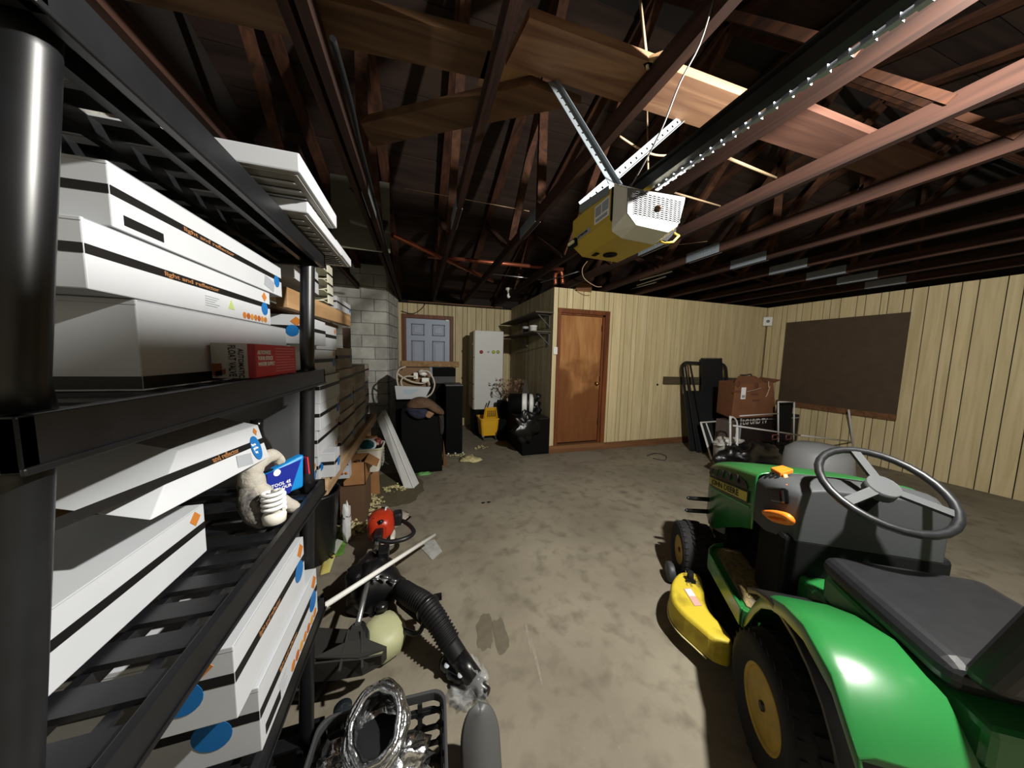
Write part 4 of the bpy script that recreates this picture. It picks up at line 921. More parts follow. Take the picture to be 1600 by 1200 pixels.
def stack(ya,yb,z0,n,h,words,jit=0.012,col=0,gap=0.004,marks='s',x=xf_):
    for i in range(n):
        j=random.uniform(-jit,jit)
        pos=['lowest','second from the bottom','third from the bottom','fourth from the bottom','fifth from the bottom','sixth from the bottom','seventh from the bottom'][i]
        if i==n-1: pos='topmost'
        carton('%s carton %s, %s'%(('worn white' if not col else 'shade-greyed white'),words,pos),x+j,ya+random.uniform(-0.01,0.01),yb+random.uniform(-0.012,0.012)-0.0*i,z0+i*(h+0.001),h,0.36,group=GR,worn=col and (i%2 or 1),mark=(marks if i%2==0 else 'l'),txt=False,endface=False)
stack(1.52,1.83,0.752,6,0.146,'in the stack nearest the black shelf post',x=xf_-0.01,marks='sld')
stack(1.86,2.28,0.752,6,0.148,'in the second stack along the bench',marks='sl')
stack(2.31,2.76,0.752,5,0.152,'in the third stack along the bench',col=1,marks='s')
stack(2.83,3.38,0.752,4,0.153,'in the fourth stack along the bench',col=1,marks='s')
stack(3.40,4.02,0.752,4,0.150,'in the farthest stack at the block pier',col=1,marks='s',x=xf_-0.06)
# bulging lowest carton near the post
carton('bright white carton with blue seal jutting over the front bench edge',XR_+0.03,1.90,2.02,0.764,0.145,0.2,mark='s',txt=False)
# on the upper shelf: cartons and open hoods
zu=1.772
carton('white carton with blue seal standing on the timber shelf end beside the blocks',XR_-0.02,2.28,2.70,zu,0.085,0.30,mark='s',txt=False,worn=0)
carton('flat white carton tilted on the timber shelf behind the black post',XR_-0.03,1.56,1.97,zu+0.03,0.12,0.40,rz=0.05,mark='',txt=False)
carton('open white carton above the tilted one on the timber shelf',XR_-0.06,1.76,2.0,zu+0.155,0.06,0.38,rz=-0.04,mark='',txt=False)
t=thing('open_hood_stack','stack of open white sheet metal hoods on the timber shelf','reflector',(XR_-0.15,2.1,zu))
for k in range(4):
    zz=zu+0.008+k*0.062; m=MB()
    m.box(XR_-0.34,XR_-0.03,2.03,2.24,zz,zz+0.004).box(XR_-0.34,XR_-0.03,2.236,2.24,zz,zz+0.052).box(XR_-0.036,XR_-0.03,2.13,2.24,zz,zz+0.052).box(XR_-0.34,XR_-0.336,2.03,2.24,zz,zz+0.052)
    m.build('hood',mat('hood_cream','cfcdbb',0.5),t)
# carton whose end faces the camera, behind the eye level shelf
e0,e1_,e2,e3=oY((421,488),1.50),oY((473,494),1.50),oY((473,536),1.50),oY((421,540),1.50)
t=thing('white_carton','white carton with blue seal and its end towards the camera behind the shelf post','box',((e0[0]+e1_[0])/2,1.7,e2[2]))
bx=B(e0[0]-0.05,e1_[0],1.50,1.82,e2[2]-0.004,e0[2]-0.004).build('body',WHITEC,t,bevel=0.002)
hh=e0[2]-e2[2]
B(e0[0]-0.05,e1_[0]+0.0006,1.4993,1.8205,e2[2]+hh*0.46,e2[2]+hh*0.60).build('printed_band',BAND,bx)
cc=Vector(((oY((457,512),1.50))[0],1.4992,e2[2]+hh*0.42)); MB().lathe(cc,(0,-1,0),[(0.024,0),(0.024,0.001),(0.0005,0.0012)],20,caps=False,flat=True).build('blue_seal',BLUEP,bx)
cc=oY((463,502),1.4994); MB().obox(cc,(0.011,0,0.010),(-0.011,0,0.010),(0,0.0006,0)).build('orange_logo',ORANGE,bx)
# ================================================================ FLOOR, LEFT SIDE
# black waste bin under the bench end
c=Vector((-0.73,2.36,0)); wb_=thing('waste_bin','tall black open waste bin standing under the bench end','bin',c)
MB().lathe(c,(0,0,1),[(0.12,0),(0.125,0.005),(0.165,0.48),(0.172,0.485),(0.172,0.50),(0.160,0.50),(0.152,0.47),(0.115,0.02),(0.001,0.02)],32).build('shell',BLACKP,wb_)
# white bin with odds and ends on the prop
wbn=thing('white_bin','white plastic bin of odds and ends propped beside the bench','bin',(-0.42,3.15,0.36))
A=[oY((549,697),3.05),oY((597,706),3.05)]; xa,xb=A[0][0]+0.02,A[1][0]; zt_=A[0][2]-0.03; zb_=oY((590,737),3.05)[2]
BINW=mat('bin_white','cbc8bd',0.5,var=0.08,vs=9)
m=MB(); R=[]
def rrect(x0,x1,y0,y1,z,r,n=5):
    P=[]
    for (cx_,cy_,a0) in ((x1-r,y0+r,-90),(x1-r,y1-r,0),(x0+r,y1-r,90),(x0+r,y0+r,180)):
        for i in range(n+1):
            t=math.radians(a0+90*i/n); P.append((cx_+r*math.cos(t),cy_+r*math.sin(t),z))
    return P
y0_,y1_=3.02,3.30
m.rings([rrect(xa+0.03,xb-0.03,y0_+0.03,y1_-0.03,zb_,0.03),rrect(xa,xb,y0_,y1_,zt_-0.01,0.045),rrect(xa-0.008,xb+0.008,y0_-0.008,y1_+0.008,zt_-0.01,0.05),rrect(xa-0.008,xb+0.008,y0_-0.008,y1_+0.008,zt_,0.05),rrect(xa+0.006,xb-0.006,y0_+0.006,y1_-0.006,zt_,0.045),rrect(xa+0.036,xb-0.036,y0_+0.036,y1_-0.036,zb_+0.008,0.03)],sm=False)
m.build('shell',BINW,wbn,bevel=0.003)
m=MB().tube(rrect(xa-0.006,xb+0.006,y0_-0.006,y1_+0.006,zt_-0.012,0.05),0.003,5,closed=True); m.build('rim_line',mat('rim_yellow','c9c56a',0.5),wbn)
m=MB()
for i in range(6):
    for j in range(5): m.box(xb-0.004,xb+0.0005,y0_+0.05+i*0.033,y0_+0.062+i*0.033,zb_+0.05+j*0.03,zb_+0.06+j*0.03)
m.build('side_holes',mat('hole_pale','a09d92',0.7),wbn)
it=[('cable_reel','teal and white cable reel in the white bin','reel'),('red_tin','dark red round tin in the white bin','tin'),('pale_card','pale card sleeve in the white bin','card')]
p=Vector(((xa+xb)/2-0.02,3.12,zt_)); tr_=thing('cable_reel','teal and white cable reel lying in the white bin','reel',p)
MB().tube([p+Vector((0.075*math.cos(2*PI*i/20),0.02*math.sin(2*PI*i/20),0.01+0.05*math.sin(2*PI*i/20))) for i in range(20)],0.012,8,closed=True).build('ring',mat('reel_pale','cfe0e2',0.3),tr_)
MB().lathe(p,(0,1,0.3),[(0.06,-0.02),(0.06,0.02),(0.001,0.021)],18).build('core',mat('reel_teal','19555e',0.4),tr_)
p=Vector((xb-0.06,3.24,zt_)); tag(MB().lathe(p,(0.2,-0.3,1),[(0.03,-0.04),(0.034,0.03),(0.02,0.04),(0.001,0.041)],14).build('red_tin',mat('tin_red','7c3a34',0.4)),'dark red round tin at the back of the white bin','tin')
tag(MB().obox((xa+0.10,3.22,zt_+0.005),(0.09,0.01,0.01),(-0.01,0.05,0.02),(0,0,0.004)).build('pale_card',mat('card_pink','cfb5ac',0.7)),'pale card sleeve lying in the white bin','card')
tag(MB().lathe((xa+0.19,3.20,zb_+0.12),(0,-0.4,1),[(0.05,-0.05),(0.055,0.05),(0.001,0.07)],16).build('black_tin',BLACKP),'black tin deep in the white bin','tin')
# cardboard box under the bench end, opened
c0_=oY((545,724),2.75); c1_=oY((570,722),2.75); b0_=oY((566,765),2.75)
cb=thing('cardboard_box','open brown cardboard box of cables under the bench end','box',(-0.5,2.9,0))
x0_,x1_=c0_[0]-0.05,c1_[0]; zt1=c1_[2]; 
zl=zt1-0.20
m=MB()
for (a,b,c,d) in ((x0_,x1_,2.75,2.757),(x0_,x1_,3.0,3.007),(x0_,x0_+0.006,2.75,3.0),(x1_-0.006,x1_,2.75,3.0)): m.box(a,b,c,d,zl,zt1)
m.box(x0_,x1_,2.75,3.0,zl,zl+0.006); m.build('walls',CARD,cb)
MB().hexa([(x1_,2.76,zt1-0.003),(x1_,2.99,zt1-0.003),(x1_+0.09,2.97,zt1-0.06),(x1_+0.09,2.78,zt1-0.06)],[(x1_,2.76,zt1),(x1_,2.99,zt1),(x1_+0.092,2.97,zt1-0.057),(x1_+0.092,2.78,zt1-0.057)]).build('flap',CARD,cb)
for k in range(3):
    o=MB().tube(catmull([(x0_+0.03+random.random()*(x1_-x0_-0.06),2.78+random.random()*0.19,zt1-0.04-random.random()*0.05) for i in range(7)],4),0.006,6).build('cable_tangle',[BLACKP,DKGREY,METAL][k]); tag(o,['tangle of black cable in the cardboard box','tangle of grey cable in the cardboard box','bright wire in the cardboard box'][k],'cable')
tag(B(x0_-0.02,x1_+0.0,2.73,3.05,0.0,zl-0.001).build('crate_board',mat('dark_card','5a4430',0.8)),'brown box carrying the open cardboard box','box')
# carton under the bench
p=oX((545,722),-0.56)
carton('small carton with blue seal and picture row standing under the bench end',-0.56,2.27,2.53,0.50,0.16,0.14,mark='sd',txt=False) if 0 else None
a=oY((528,716),2.66); b=oY((546,745),2.66)
t=thing('white_carton','small carton with blue seal and picture row beside the open cardboard box','box',((a[0]+b[0])/2,2.72,b[2]))
bd=B(a[0]-0.06,b[0],2.66,2.745,b[2]-0.01,a[2]).build('body',WHITEC,t)
MB().lathe((oY((532,731),2.66)[0],2.66,oY((532,731),2.66)[2]),(0,-1,0),[(0.026,0),(0.026,0.001),(0.0005,0.0011)],16,caps=False).build('blue_seal',BLUEP,bd)
for i in range(4): MB().lathe(oY((522+i*6.3,741-i*0.5),2.659),(0,-1,0),[(0.012,0),(0.012,0.001),(0.0005,0.0011)],12,caps=False).build('round_picture',DOTC[i%3],bd)
pp=oY((542,725),2.659); MB().box(pp[0]-0.02,pp[0]+0.01,2.6585,2.66,pp[2]-0.012,pp[2]+0.012).build('printed_band',BAND,bd)
# crumpled white bag with black print between the bin and the box
def crumple(name,label,cat,c,s,mt,seed=1,amp=0.25,nu=14,nv=10,rz=0,kind=None):
    rnd=random.Random(seed); m=MB(); c=Vector(c)
    from mathutils import noise
    def f(u,v):
        th=2*PI*u; ph=PI*v
        d=Vector((math.sin(ph)*math.cos(th),math.sin(ph)*math.sin(th),math.cos(ph)))
        k=1+amp*noise.noise(d*2.3+Vector((seed,0,0)))*2+amp*0.5*noise.noise(d*6+Vector((0,seed,0)))
        p=Vector((d[0]*s[0],d[1]*s[1],d[2]*s[2]))*k
        p=Matrix.Rotation(rz,3,'Z')@p+c
        if p[2]<0.002: p[2]=0.002
        return p
    m.grid(f,nu,nv,sm=True)
    # weld seam and poles
    me=m.build(name,mt)
    bm=bmesh.new(); bm.from_mesh(me.data); bmesh.ops.remove_doubles(bm,verts=bm.verts,dist=1e-4); bmesh.ops.recalc_face_normals(bm,faces=bm.faces); bm.to_mesh(me.data); bm.free()
    return tag(me,label,cat,kind=kind)
p=oY((540,785),2.45)
bg=crumple('plastic_bag','crumpled white bag with black print between the black bin and the cardboard','bag',(p[0]-0.01,2.50,0.16),(0.035,0.05,0.16),mat('bag_white','c9cacb',0.35,var=0.15,vs=25,bump=0.3,bs=30,col2='4b4b4e',ramp=(0.6,0.66)),seed=11,amp=0.16,nu=20,nv=14)
# insulation crumbs
INS=mat('insulation_yellow','d0c79a',0.9,var=0.3,vs=30,col2='a79c6c',bump=0.5,bs=90)
def crumbs(label,px,n,sx,sy,h,seed,rz=0,s=0.016):
    c=oZ(px,0); rnd=random.Random(seed); m=MB()
    for i in range(n):
        x=rnd.gauss(0,sx); y_=rnd.gauss(0,sy); r=s*rnd.uniform(0.4,1.2); z=max(0,h*math.exp(-(x*x/(2*sx*sx)+y_*y_/(2*sy*sy)))*rnd.random())
        p=c+Matrix.Rotation(rz,3,'Z')@Vector((x,y_,z+r*0.5))
        a=Vector((rnd.uniform(-1,1),rnd.uniform(-1,1),rnd.uniform(-.5,.5))).normalized(); b=a.cross(Vector((0.2,0.3,1))).normalized(); d=a.cross(b)
        m.obox(p,a*r,b*r*rnd.uniform(.4,.8),d*r*rnd.uniform(.3,.6))
    o=m.build('insulation_crumbs',INS); return tag(o,label,'insulation',kind='stuff')
crumbs('heap of yellow insulation crumbs spilling from under the bench',(566,792),260,0.085,0.13,0.10,1,0.3)
crumbs('smaller heap of yellow insulation crumbs beside the black bin',(545,826),150,0.07,0.07,0.07,2)
crumbs('few insulation crumbs at the foot of the white channel',(617,764),40,0.06,0.035,0.03,3)
crumbs('sprinkle of pale crumbs at the foot of the tall black cabinet',(712,712),24,0.13,0.03,0.01,6,s=0.012)
crumbs('small pale crumb pile on the floor before the mop bucket',(752,700),26,0.05,0.03,0.03,7,s=0.014)
o=crumple('insulation_batt','torn yellow insulation piece on the floor at the tall black cabinet','insulation',oZ((735,719),0)+Vector((0,0,0.01)),(0.15,0.10,0.04),INS,seed=9,amp=0.35,rz=-0.3)
crumple('green_cloth','small green cloth on the floor before the black cabinet','cloth',oZ((662,741),0),(0.085,0.05,0.025),mat('cloth_green','6fa862',0.7,var=0.2,vs=20),seed=3)
for px,lb in (((755,786),'left'),((764,785),'right')):
    crumple('dark_crumb','small dark crumb on the open floor, the %s of a pair'%lb,'debris',oZ(px,0)+Vector((0,0,0.004)),(0.018,0.012,0.006),BLACKM,seed=5,nu=8,nv=5)
# printed bags on the floor under the shelf end
def flat(name,label,cat,pts,mt,th=0.012,seed=1,z=0.004):
    rnd=random.Random(seed); m=MB(); P=[oZ(p,0) for p in pts]; a,b,c,d=P
    def f(u,v):
        q=(a*(1-u)+b*u)*(1-v)+(d*(1-u)+c*u)*v; e=min(u,1-u,v,1-v)
        return q+Vector((0,0,z+th*min(1,e*6)*(0.8+0.4*rnd.random())))
    m.grid(f,10,8); o=m.build(name,mt); return tag(o,label,cat)
gb=flat('printed_bag','green and grey printed bag lying flat beside the black bin','bag',[(518,828),(547,824),(536,868),(511,872)],mat('bag_green','6f9a3e',0.4,var=0.3,vs=14,col2='3f6a2a'),seed=2)
P=[oZ(p,0.02) for p in ((527,842),(536,846),(524,866),(517,860))]; MB().prism(P,(0,0,0.003)).build('pale_label',mat('label_grey','b9bdb4',0.5),gb)
P=[oZ(p,0.02) for p in ((531,820),(548,819),(546,825),(529,826))]; MB().prism(P,(0,0,0.003)).build('dark_label',mat('label_black','23282a',0.5),gb)
yb_=flat('printed_bag','yellow printed bag lying flat nearest the shelf post','bag',[(505,866),(525,866),(515,895),(500,900)],mat('bag_yellow','d3b84a',0.4,var=0.2,vs=10,col2='b9c48a'),seed=3)
for k,px in enumerate(((511,872),(518,872))):
    MB().lathe(oZ(px,0.012),(0,0,1),[(0.012,0),(0.012,0.004),(0.001,0.005)],10).build('printed_spot',BAND,yb_)
# white channel leaning from the floor to the bench corner
CH=mat('channel_white','c6c8c6',0.45,var=0.1,vs=6)
f0,f1,f2=oZ((632,763),0),oZ((646,763),0),oZ((657,748),0)
t0_,t1_,t2_=oY((589,655),3.98),oY((597,642),3.98),oY((603,641),3.98)
f2=Vector((f1[0]+0.06,f1[1]+0.12,0)); 
ct=thing('white_channel','long white metal channel leaning from the floor to the block pier','channel',f0)
dr_=t0_-f0
MB().hexa([f0,f1,f1+Vector((0,0.006,0)),f0+Vector((0,0.006,0))],[t0_,t1_,t1_+Vector((0,0.006,0)),t0_+Vector((0,0.006,0))]).build('front_web',CH,ct)
MB().hexa([f1,f2,f2+Vector((-0.006,0.0,0)),f1+Vector((-0.006,0,0))],[t1_,t2_,t2_+Vector((-0.006,0.0,0)),t1_+Vector((-0.006,0,0))]).build('side_web',CH,ct)
MB().bar(f1+Vector((0.002,0,0.0)),t1_,0.014,0.014).bar((f1+f2)/2,(t1_+t2_)/2,0.008,0.012).build('fold_rib',CH,ct)
# ------------------------------------------------ string trimmer
E0=oZ((594,826),0.19); Gp=oZ((559,975),0.245)
tm_=thing('string_trimmer','red string trimmer lying on the floor with loop handle and dark guard','trimmer',(E0[0],E0[1],0))
REDP=mat('trimmer_red','b83a1e',0.35,spec=0.5,var=0.2,vs=10,col2='a82a14')
ax=(E0-Gp).normalized(); sd=ax.cross(Vector((0,0,1))).normalized(); upv=sd.cross(ax)
m=MB()
def sec_(c,w,h,n=14): return [c+sd*(w*math.copysign(abs(math.cos(2*PI*i/n))**0.7,math.cos(2*PI*i/n)))+upv*(h*math.copysign(abs(math.sin(2*PI*i/n))**0.7,math.sin(2*PI*i/n))) for i in range(n)]
m.rings([sec_(E0-ax*0.05,0.05,0.05),sec_(E0-ax*0.02,0.085,0.085),sec_(E0+ax*0.08,0.10,0.10),sec_(E0+ax*0.15,0.085,0.09),sec_(E0+ax*0.18,0.05,0.05)])
eng=m.build('engine_cover',REDP,tm_)
m=MB()
for i in range(4): m.bar(E0+ax*(0.0+i*0.035)-sd*0.088-upv*0.02,E0+ax*(0.0+i*0.035)-sd*0.04+upv*0.085,0.008,0.01)
m.build('cooling_slots',mat('slot_dark_red','5e1a10',0.6),eng)
MB().obox(E0+ax*0.11+upv*0.098+sd*0.03,ax*0.028,sd*0.006,upv*0.002).build('white_flash',WHITEP,eng)
MB().obox(E0+ax*0.10+sd*0.115+upv*0.02,ax*0.05,sd*0.035,upv*0.05).build('air_filter',BLACKP,tm_,bevel=0.02,seg=3)
MB().lathe(E0+ax*0.17+upv*0.06,ax+upv,[(0.012,-0.01),(0.02,0.005),(0.016,0.025),(0.001,0.026)],12).build('primer_knob',BLACKP,tm_)
MB().obox(E0+ax*0.04+sd*0.05-upv*0.10,ax*0.07,sd*0.05,upv*0.035).build('fuel_tank',mat('tank_clear','cfcfc0',0.3),tm_,bevel=0.02,seg=3)
MB().obox(E0+ax*0.0+sd*0.06-upv*0.065,ax*0.03,sd*0.012,upv*0.02).build('fuel_cap',BLACKP,tm_)
MB().obox(E0-ax*0.10,ax*0.06,sd*0.028,upv*0.03).build('clutch_housing',BLACKP,tm_,bevel=0.01)
# shaft in two pieces with rubber grip between
MB().tube([Gp,E0-ax*0.32],0.0125,12).tube([E0-ax*0.26,E0-ax*0.14],0.0135,12).build('shaft',mat('shaft_alu','b4b6b8',0.28,0.9),tm_)
MB().tube([E0-ax*0.46,E0-ax*0.25],0.018,10).build('grip_sleeve',mat('grip_grey','5d5a50',0.6),tm_)
hp0=E0-ax*0.15
LP=[hp0+upv*0.02-ax*0.04,hp0+sd*0.08-upv*0.00-ax*0.06,hp0+sd*0.18-ax*0.05,hp0+sd*0.235+ax*0.01,hp0+sd*0.22+ax*0.10,hp0+sd*0.17+ax*0.20,hp0+sd*0.13+ax*0.24,hp0+sd*0.07+ax*0.20+upv*0.04,hp0+sd*0.0+ax*0.10+upv*0.07]
MB().tube(catmull(LP,5),0.0155,10).build('loop_handle',BLACKP,tm_)
# guard: neck plus curved skirt, dark
GRD=mat('guard_dark','2e2d2a',0.75,var=0.2,vs=8)
gn=thing  # noqa
p0=oZ((551,978),0.235); p1=oZ((563,976),0.235); q=[oZ(p_,z_) for p_,z_ in (((604,1012),0.24),((600,1034),0.06),((560,1052),0.05),((520,1058),0.05),((478,1060),0.05),((470,1050),0.235),((490,1028),0.24),((535,1012),0.25))]
m=MB(); m.prism([p0,p1,oZ((573,1000),0.245),oZ((604,1012),0.24),oZ((603,1016),0.24),oZ((560,1030),0.245),oZ((490,1030),0.24),oZ((505,1022),0.24),oZ((540,1005),0.245)],(0,0,0.006)); gd=m.build('guard',GRD,tm_)
arc_t=[oZ(p_,0.245) for p_ in ((604,1012),(596,1024),(565,1031),(525,1034),(488,1038),(474,1040))]
arc_b=[oZ(p_,0.15) for p_ in ((604,1030),(596,1040),(566,1056),(526,1063),(490,1066),(474,1066))]
m=MB()
for i in range(5):
    a,b,c,d=arc_t[i],arc_t[i+1],arc_b[i+1],arc_b[i]; m.hexa([d,c,c+Vector((0,0.008,0)),d+Vector((0,0.008,0))],[a,b,b+Vector((0,0.008,0)),a+Vector((0,0.008,0))])
m.build('guard_skirt',GRD,tm_)
m=MB(); m.bar(oZ((545,985),0.254),oZ((530,1050),0.235),0.008,0.01).bar(oZ((565,985),0.254),oZ((566,1045),0.235),0.008,0.01); m.build('guard_rib',GRD,tm_)
MB().lathe(oZ((557,990),0.20),(0,0,-1),[(0.04,-0.02),(0.055,0.02),(0.055,0.08),(0.045,0.13),(0.02,0.165),(0.001,0.17)],18).build('trimmer_head',BLACKP,tm_)
tag(MB().bar(oZ((514,985),0.03),oZ((440,1090),0.03),0.30,0.05).build('blower_harness',GRD,bevel=0.02),'dark padded harness lying under the shelf edge','harness')
# ------------------------------------------------ backpack blower
bc=Vector((-0.235,1.80,0.125))
bl=thing('leaf_blower','black backpack leaf blower with ribbed hose and pale tank','blower',(bc[0],bc[1],0))
BK=mat('blower_black','141416',0.32,spec=0.5,var=0.3,vs=14)
fx=Vector((0.86,-0.50,0.05)).normalized()
MB().lathe(bc,fx,[(0.10,-0.10),(0.135,-0.08),(0.145,-0.03),(0.14,0.015),(0.115,0.03),(0.10,0.06),(0.085,0.085),(0.058,0.12),(0.050,0.15)],32).build('fan_housing',BK,bl)
MB().obox(bc-fx*0.10,fx*0.05,Vector((0.4,0.8,0)).normalized()*0.12,Vector((0,0,0.13))).build('engine_block',BK,bl,bevel=0.03,seg=3)
MB().obox(bc+Vector((0.02,0.08,0.14)),(0.03,0,0),(0,0.045,0),(0,0,0.03)).build('top_bracket',BK,bl,bevel=0.008)
MB().bar(bc+Vector((-0.04,0.10,0.15)),bc+Vector((0.09,0.02,0.05)),0.03,0.02).build('carry_handle',BK,bl,bevel=0.005)
rnd=random.Random(8)
for i in range(5):
    gl_=MB()
    t=i*0.5-0.2; c=bc+fx*(-0.01)+Vector((0.10*math.cos(t),-0.10,0.12*math.sin(t))); gl_.lathe(c,fx,[(0.007,0),(0.007,0.05),(0.001,0.052)],8); gl_.build('bolt',METAL,bl)
HP=[bc+fx*0.13,oZ((640,930),0.20),oZ((664,945),0.22),oZ((684,972),0.19),oZ((700,1000),0.14),oZ((716,1026),0.09)]
hpts=catmull(HP,10); R=[]; P_=[]
# resample by length, ribs only on the middle stretch
m=MB(); L=[0]
for a,b in zip(hpts[:-1],hpts[1:]): L.append(L[-1]+(b-a).length)
tot=L[-1]; n=150
def atl(s_):
    for i in range(len(L)-1):
        if L[i+1]>=s_: return hpts[i].lerp(hpts[i+1],(s_-L[i])/max(1e-6,L[i+1]-L[i]))
    return hpts[-1]
for i in range(n+1):
    s_=tot*i/n; P_.append(atl(s_)); 
    R.append(0.046+(0.0075 if i%4<2 else 0) if 0.14<i/n<0.9 else 0.043)
m.tube(P_,R,22); m.build('ribbed_hose',mat('hose_rubber','121214',0.6,spec=0.25),bl)
e=P_[-1]; e2=oZ((742,1062),0.055)
MB().tube([e,e2],[0.043,0.039],20).build('nozzle_tube',BK,bl)
cm=P_[int(n*0.58)]; dd=(P_[int(n*0.6)]-P_[int(n*0.56)]).normalized()
MB().cyl(cm-dd*0.008,cm+dd*0.008,0.062,n=22).obox(cm+Vector((0.05,0.045,0.01)),(0.02,0,0),(0,0.012,0),(0,0,0.012)).build('hose_clamp',BK,bl)
MB().tube(catmull([bc+fx*0.10+Vector((0.03,-0.06,-0.05)),oZ((655,965),0.12),oZ((670,975),0.16),cm],6),0.019,10).build('control_arm',BK,bl)
MB().tube(catmull([bc+Vector((0.02,-0.20,-0.05)),oZ((630,985),0.10),oZ((655,988),0.12),cm],6),0.012,8).build('throttle_cable',BK,bl)
TK=mat('tank_cream','aeb088',0.5,var=0.1,vs=6)
tkc=oZ((600,990),0.095); tk=MB()
tk.lathe(tkc,(0.2,-0.15,1),[(0.05,-0.09),(0.09,-0.075),(0.11,-0.04),(0.105,0.015),(0.09,0.04),(0.05,0.055),(0.001,0.057)],9); tk.build('fuel_tank',TK,bl)
MB().lathe(tkc+Vector((-0.02,0.07,0.07)),(0.1,0.3,1),[(0.03,0),(0.03,0.03),(0.001,0.031)],14).build('tank_cap',BK,bl)
hb=bc+Vector((-0.10,-0.06,-0.02))
MB().prism([hb+Vector((-0.05,0.14,-0.17)),hb+Vector((0.10,0.0,-0.17)),hb+Vector((0.10,0.0,0.12)),hb+Vector((-0.05,0.14,0.12))],(-0.03,-0.035,0)).build('back_plate',BK,bl,bevel=0.01)
# clear plastic wrap and bits at the nozzle
CLR=mat('clear_wrap','d9dcdc',0.12,spec=0.9,alpha=0.22,var=0.2,vs=18)
crumple('plastic_wrap','crumpled clear plastic wrap at the blower nozzle end','wrap',oZ((742,1060),0.04),(0.05,0.075,0.045),CLR,seed=12,amp=0.5,nu=20,nv=14,rz=0.4)
crumple('plastic_wrap','torn clear plastic scrap on the floor below the nozzle','wrap',oZ((722,1088),0.01),(0.05,0.05,0.015),CLR,seed=15,amp=0.6,nu=16,nv=10)
cl=oZ((750,1072),0.03); cp=thing('hose_end_cap','black ridged cap on the floor beyond the blower nozzle','cap',(cl[0],cl[1],0))
MB().lathe(cl+Vector((0,0,0.0)),(0.6,-0.8,0.1),[(0.022,-0.03),(0.028,-0.02),(0.028,0.015),(0.02,0.02),(0.018,0.045),(0.001,0.046)],16).build('cap_body',BK,cp)
p=oZ((710,1046),0.035); bt=thing('bottle_pack','dark blue plastic bottles lying under the blower nozzle','bottle',(p[0],p[1],0))
DB=mat('bottle_blue_black','151c24',0.15,spec=0.7)
MB().lathe(oZ((692,1030),0.045),(0.75,-0.62,-0.05),[(0.03,0),(0.043,0.02),(0.043,0.10),(0.025,0.135),(0.018,0.16),(0.001,0.162)],18).build('bottle_body',DB,bt)
MB().lathe(oZ((700,1046),0.03),(0.75,-0.62,-0.05),[(0.025,0),(0.032,0.02),(0.032,0.08),(0.001,0.10)],18).build('bottle_body',DB,bt)
for px in ((698,1040),(719,1055)): MB().lathe(oZ(px,0.078),(0.1,-0.2,1),[(0.012,0),(0.012,0.002),(0.001,0.0025)],12).build('label_spot',mat('spot_grey','a7adb3',0.5),bt)
# white rod
ra_,rb2=oZ((679,836),0.15),oZ((505,948),0.37); tag(MB().tube([ra_,rb2],0.0125,12).build('white_rod',WHITEPL),'long white plastic rod resting across the blower and trimmer','rod')
tp_=flat('tape_sheet','wrinkled translucent tape sheet on the floor at the rod end','sheet',[(651,850),(679,843),(691,862),(676,876)],mat('tape_pale','a8a8a4',0.3,var=0.2,vs=20,bump=0.4,bs=40),th=0.006,seed=7)
crumple('rag','grey and pink rag on the floor behind the trimmer engine','rag',oZ((615,812),0.0),(0.13,0.12,0.04),mat('rag_grey','a39a92',0.8,var=0.2,vs=15,col2='b98c86',ramp=(0.5,0.7)),seed=21,amp=0.3,rz=0.5)
o=MB().tube(catmull([oZ(p_,0.006) for p_ in ((1011,712),(1025,708),(1040,712),(1038,719),(1020,716))],5),0.005,6).build('wire_loop',BLACKP); tag(o,'thin dark wire loop on the floor before the tan wall','wire')
# ------------------------------------------------ milk crate with foil duct
CRX0,CRX1,CRY0,CRY1,CRZ=-0.335,0.075,0.605,1.02,0.275
mc=thing('milk_crate','black plastic milk crate with lattice sides','crate',((CRX0+CRX1)/2,(CRY0+CRY1)/2,0),rz=math.radians(-3))
MC=mat('crate_black','1d1e20',0.4,spec=0.5); MCR=mat('crate_rim_grey','3c3d3f',0.4)
hx,hy=(CRX1-CRX0)/2,(CRY1-CRY0)/2
def PL(m,n,mt,par=mc,**k): return m.build(n,mt,par,local=True,**k)
m=MB(); R=[]
def rr0(s,z,r=0.045): return rrect(-hx*s,hx*s,-hy*s,hy*s,z,r)
m.rings([rr0(1.0,CRZ-0.035),rr0(1.0,CRZ),rr0(0.95,CRZ),rr0(0.95,CRZ-0.035)],closed=True,sm=False); PL(m,'rim',MCR,bevel=0.004)
m=MB(); m.rings([rr0(0.955,CRZ-0.065),rr0(0.955,CRZ-0.055),rr0(0.93,CRZ-0.055),rr0(0.93,CRZ-0.065)],closed=True,sm=False); PL(m,'inner_ledge',MC)
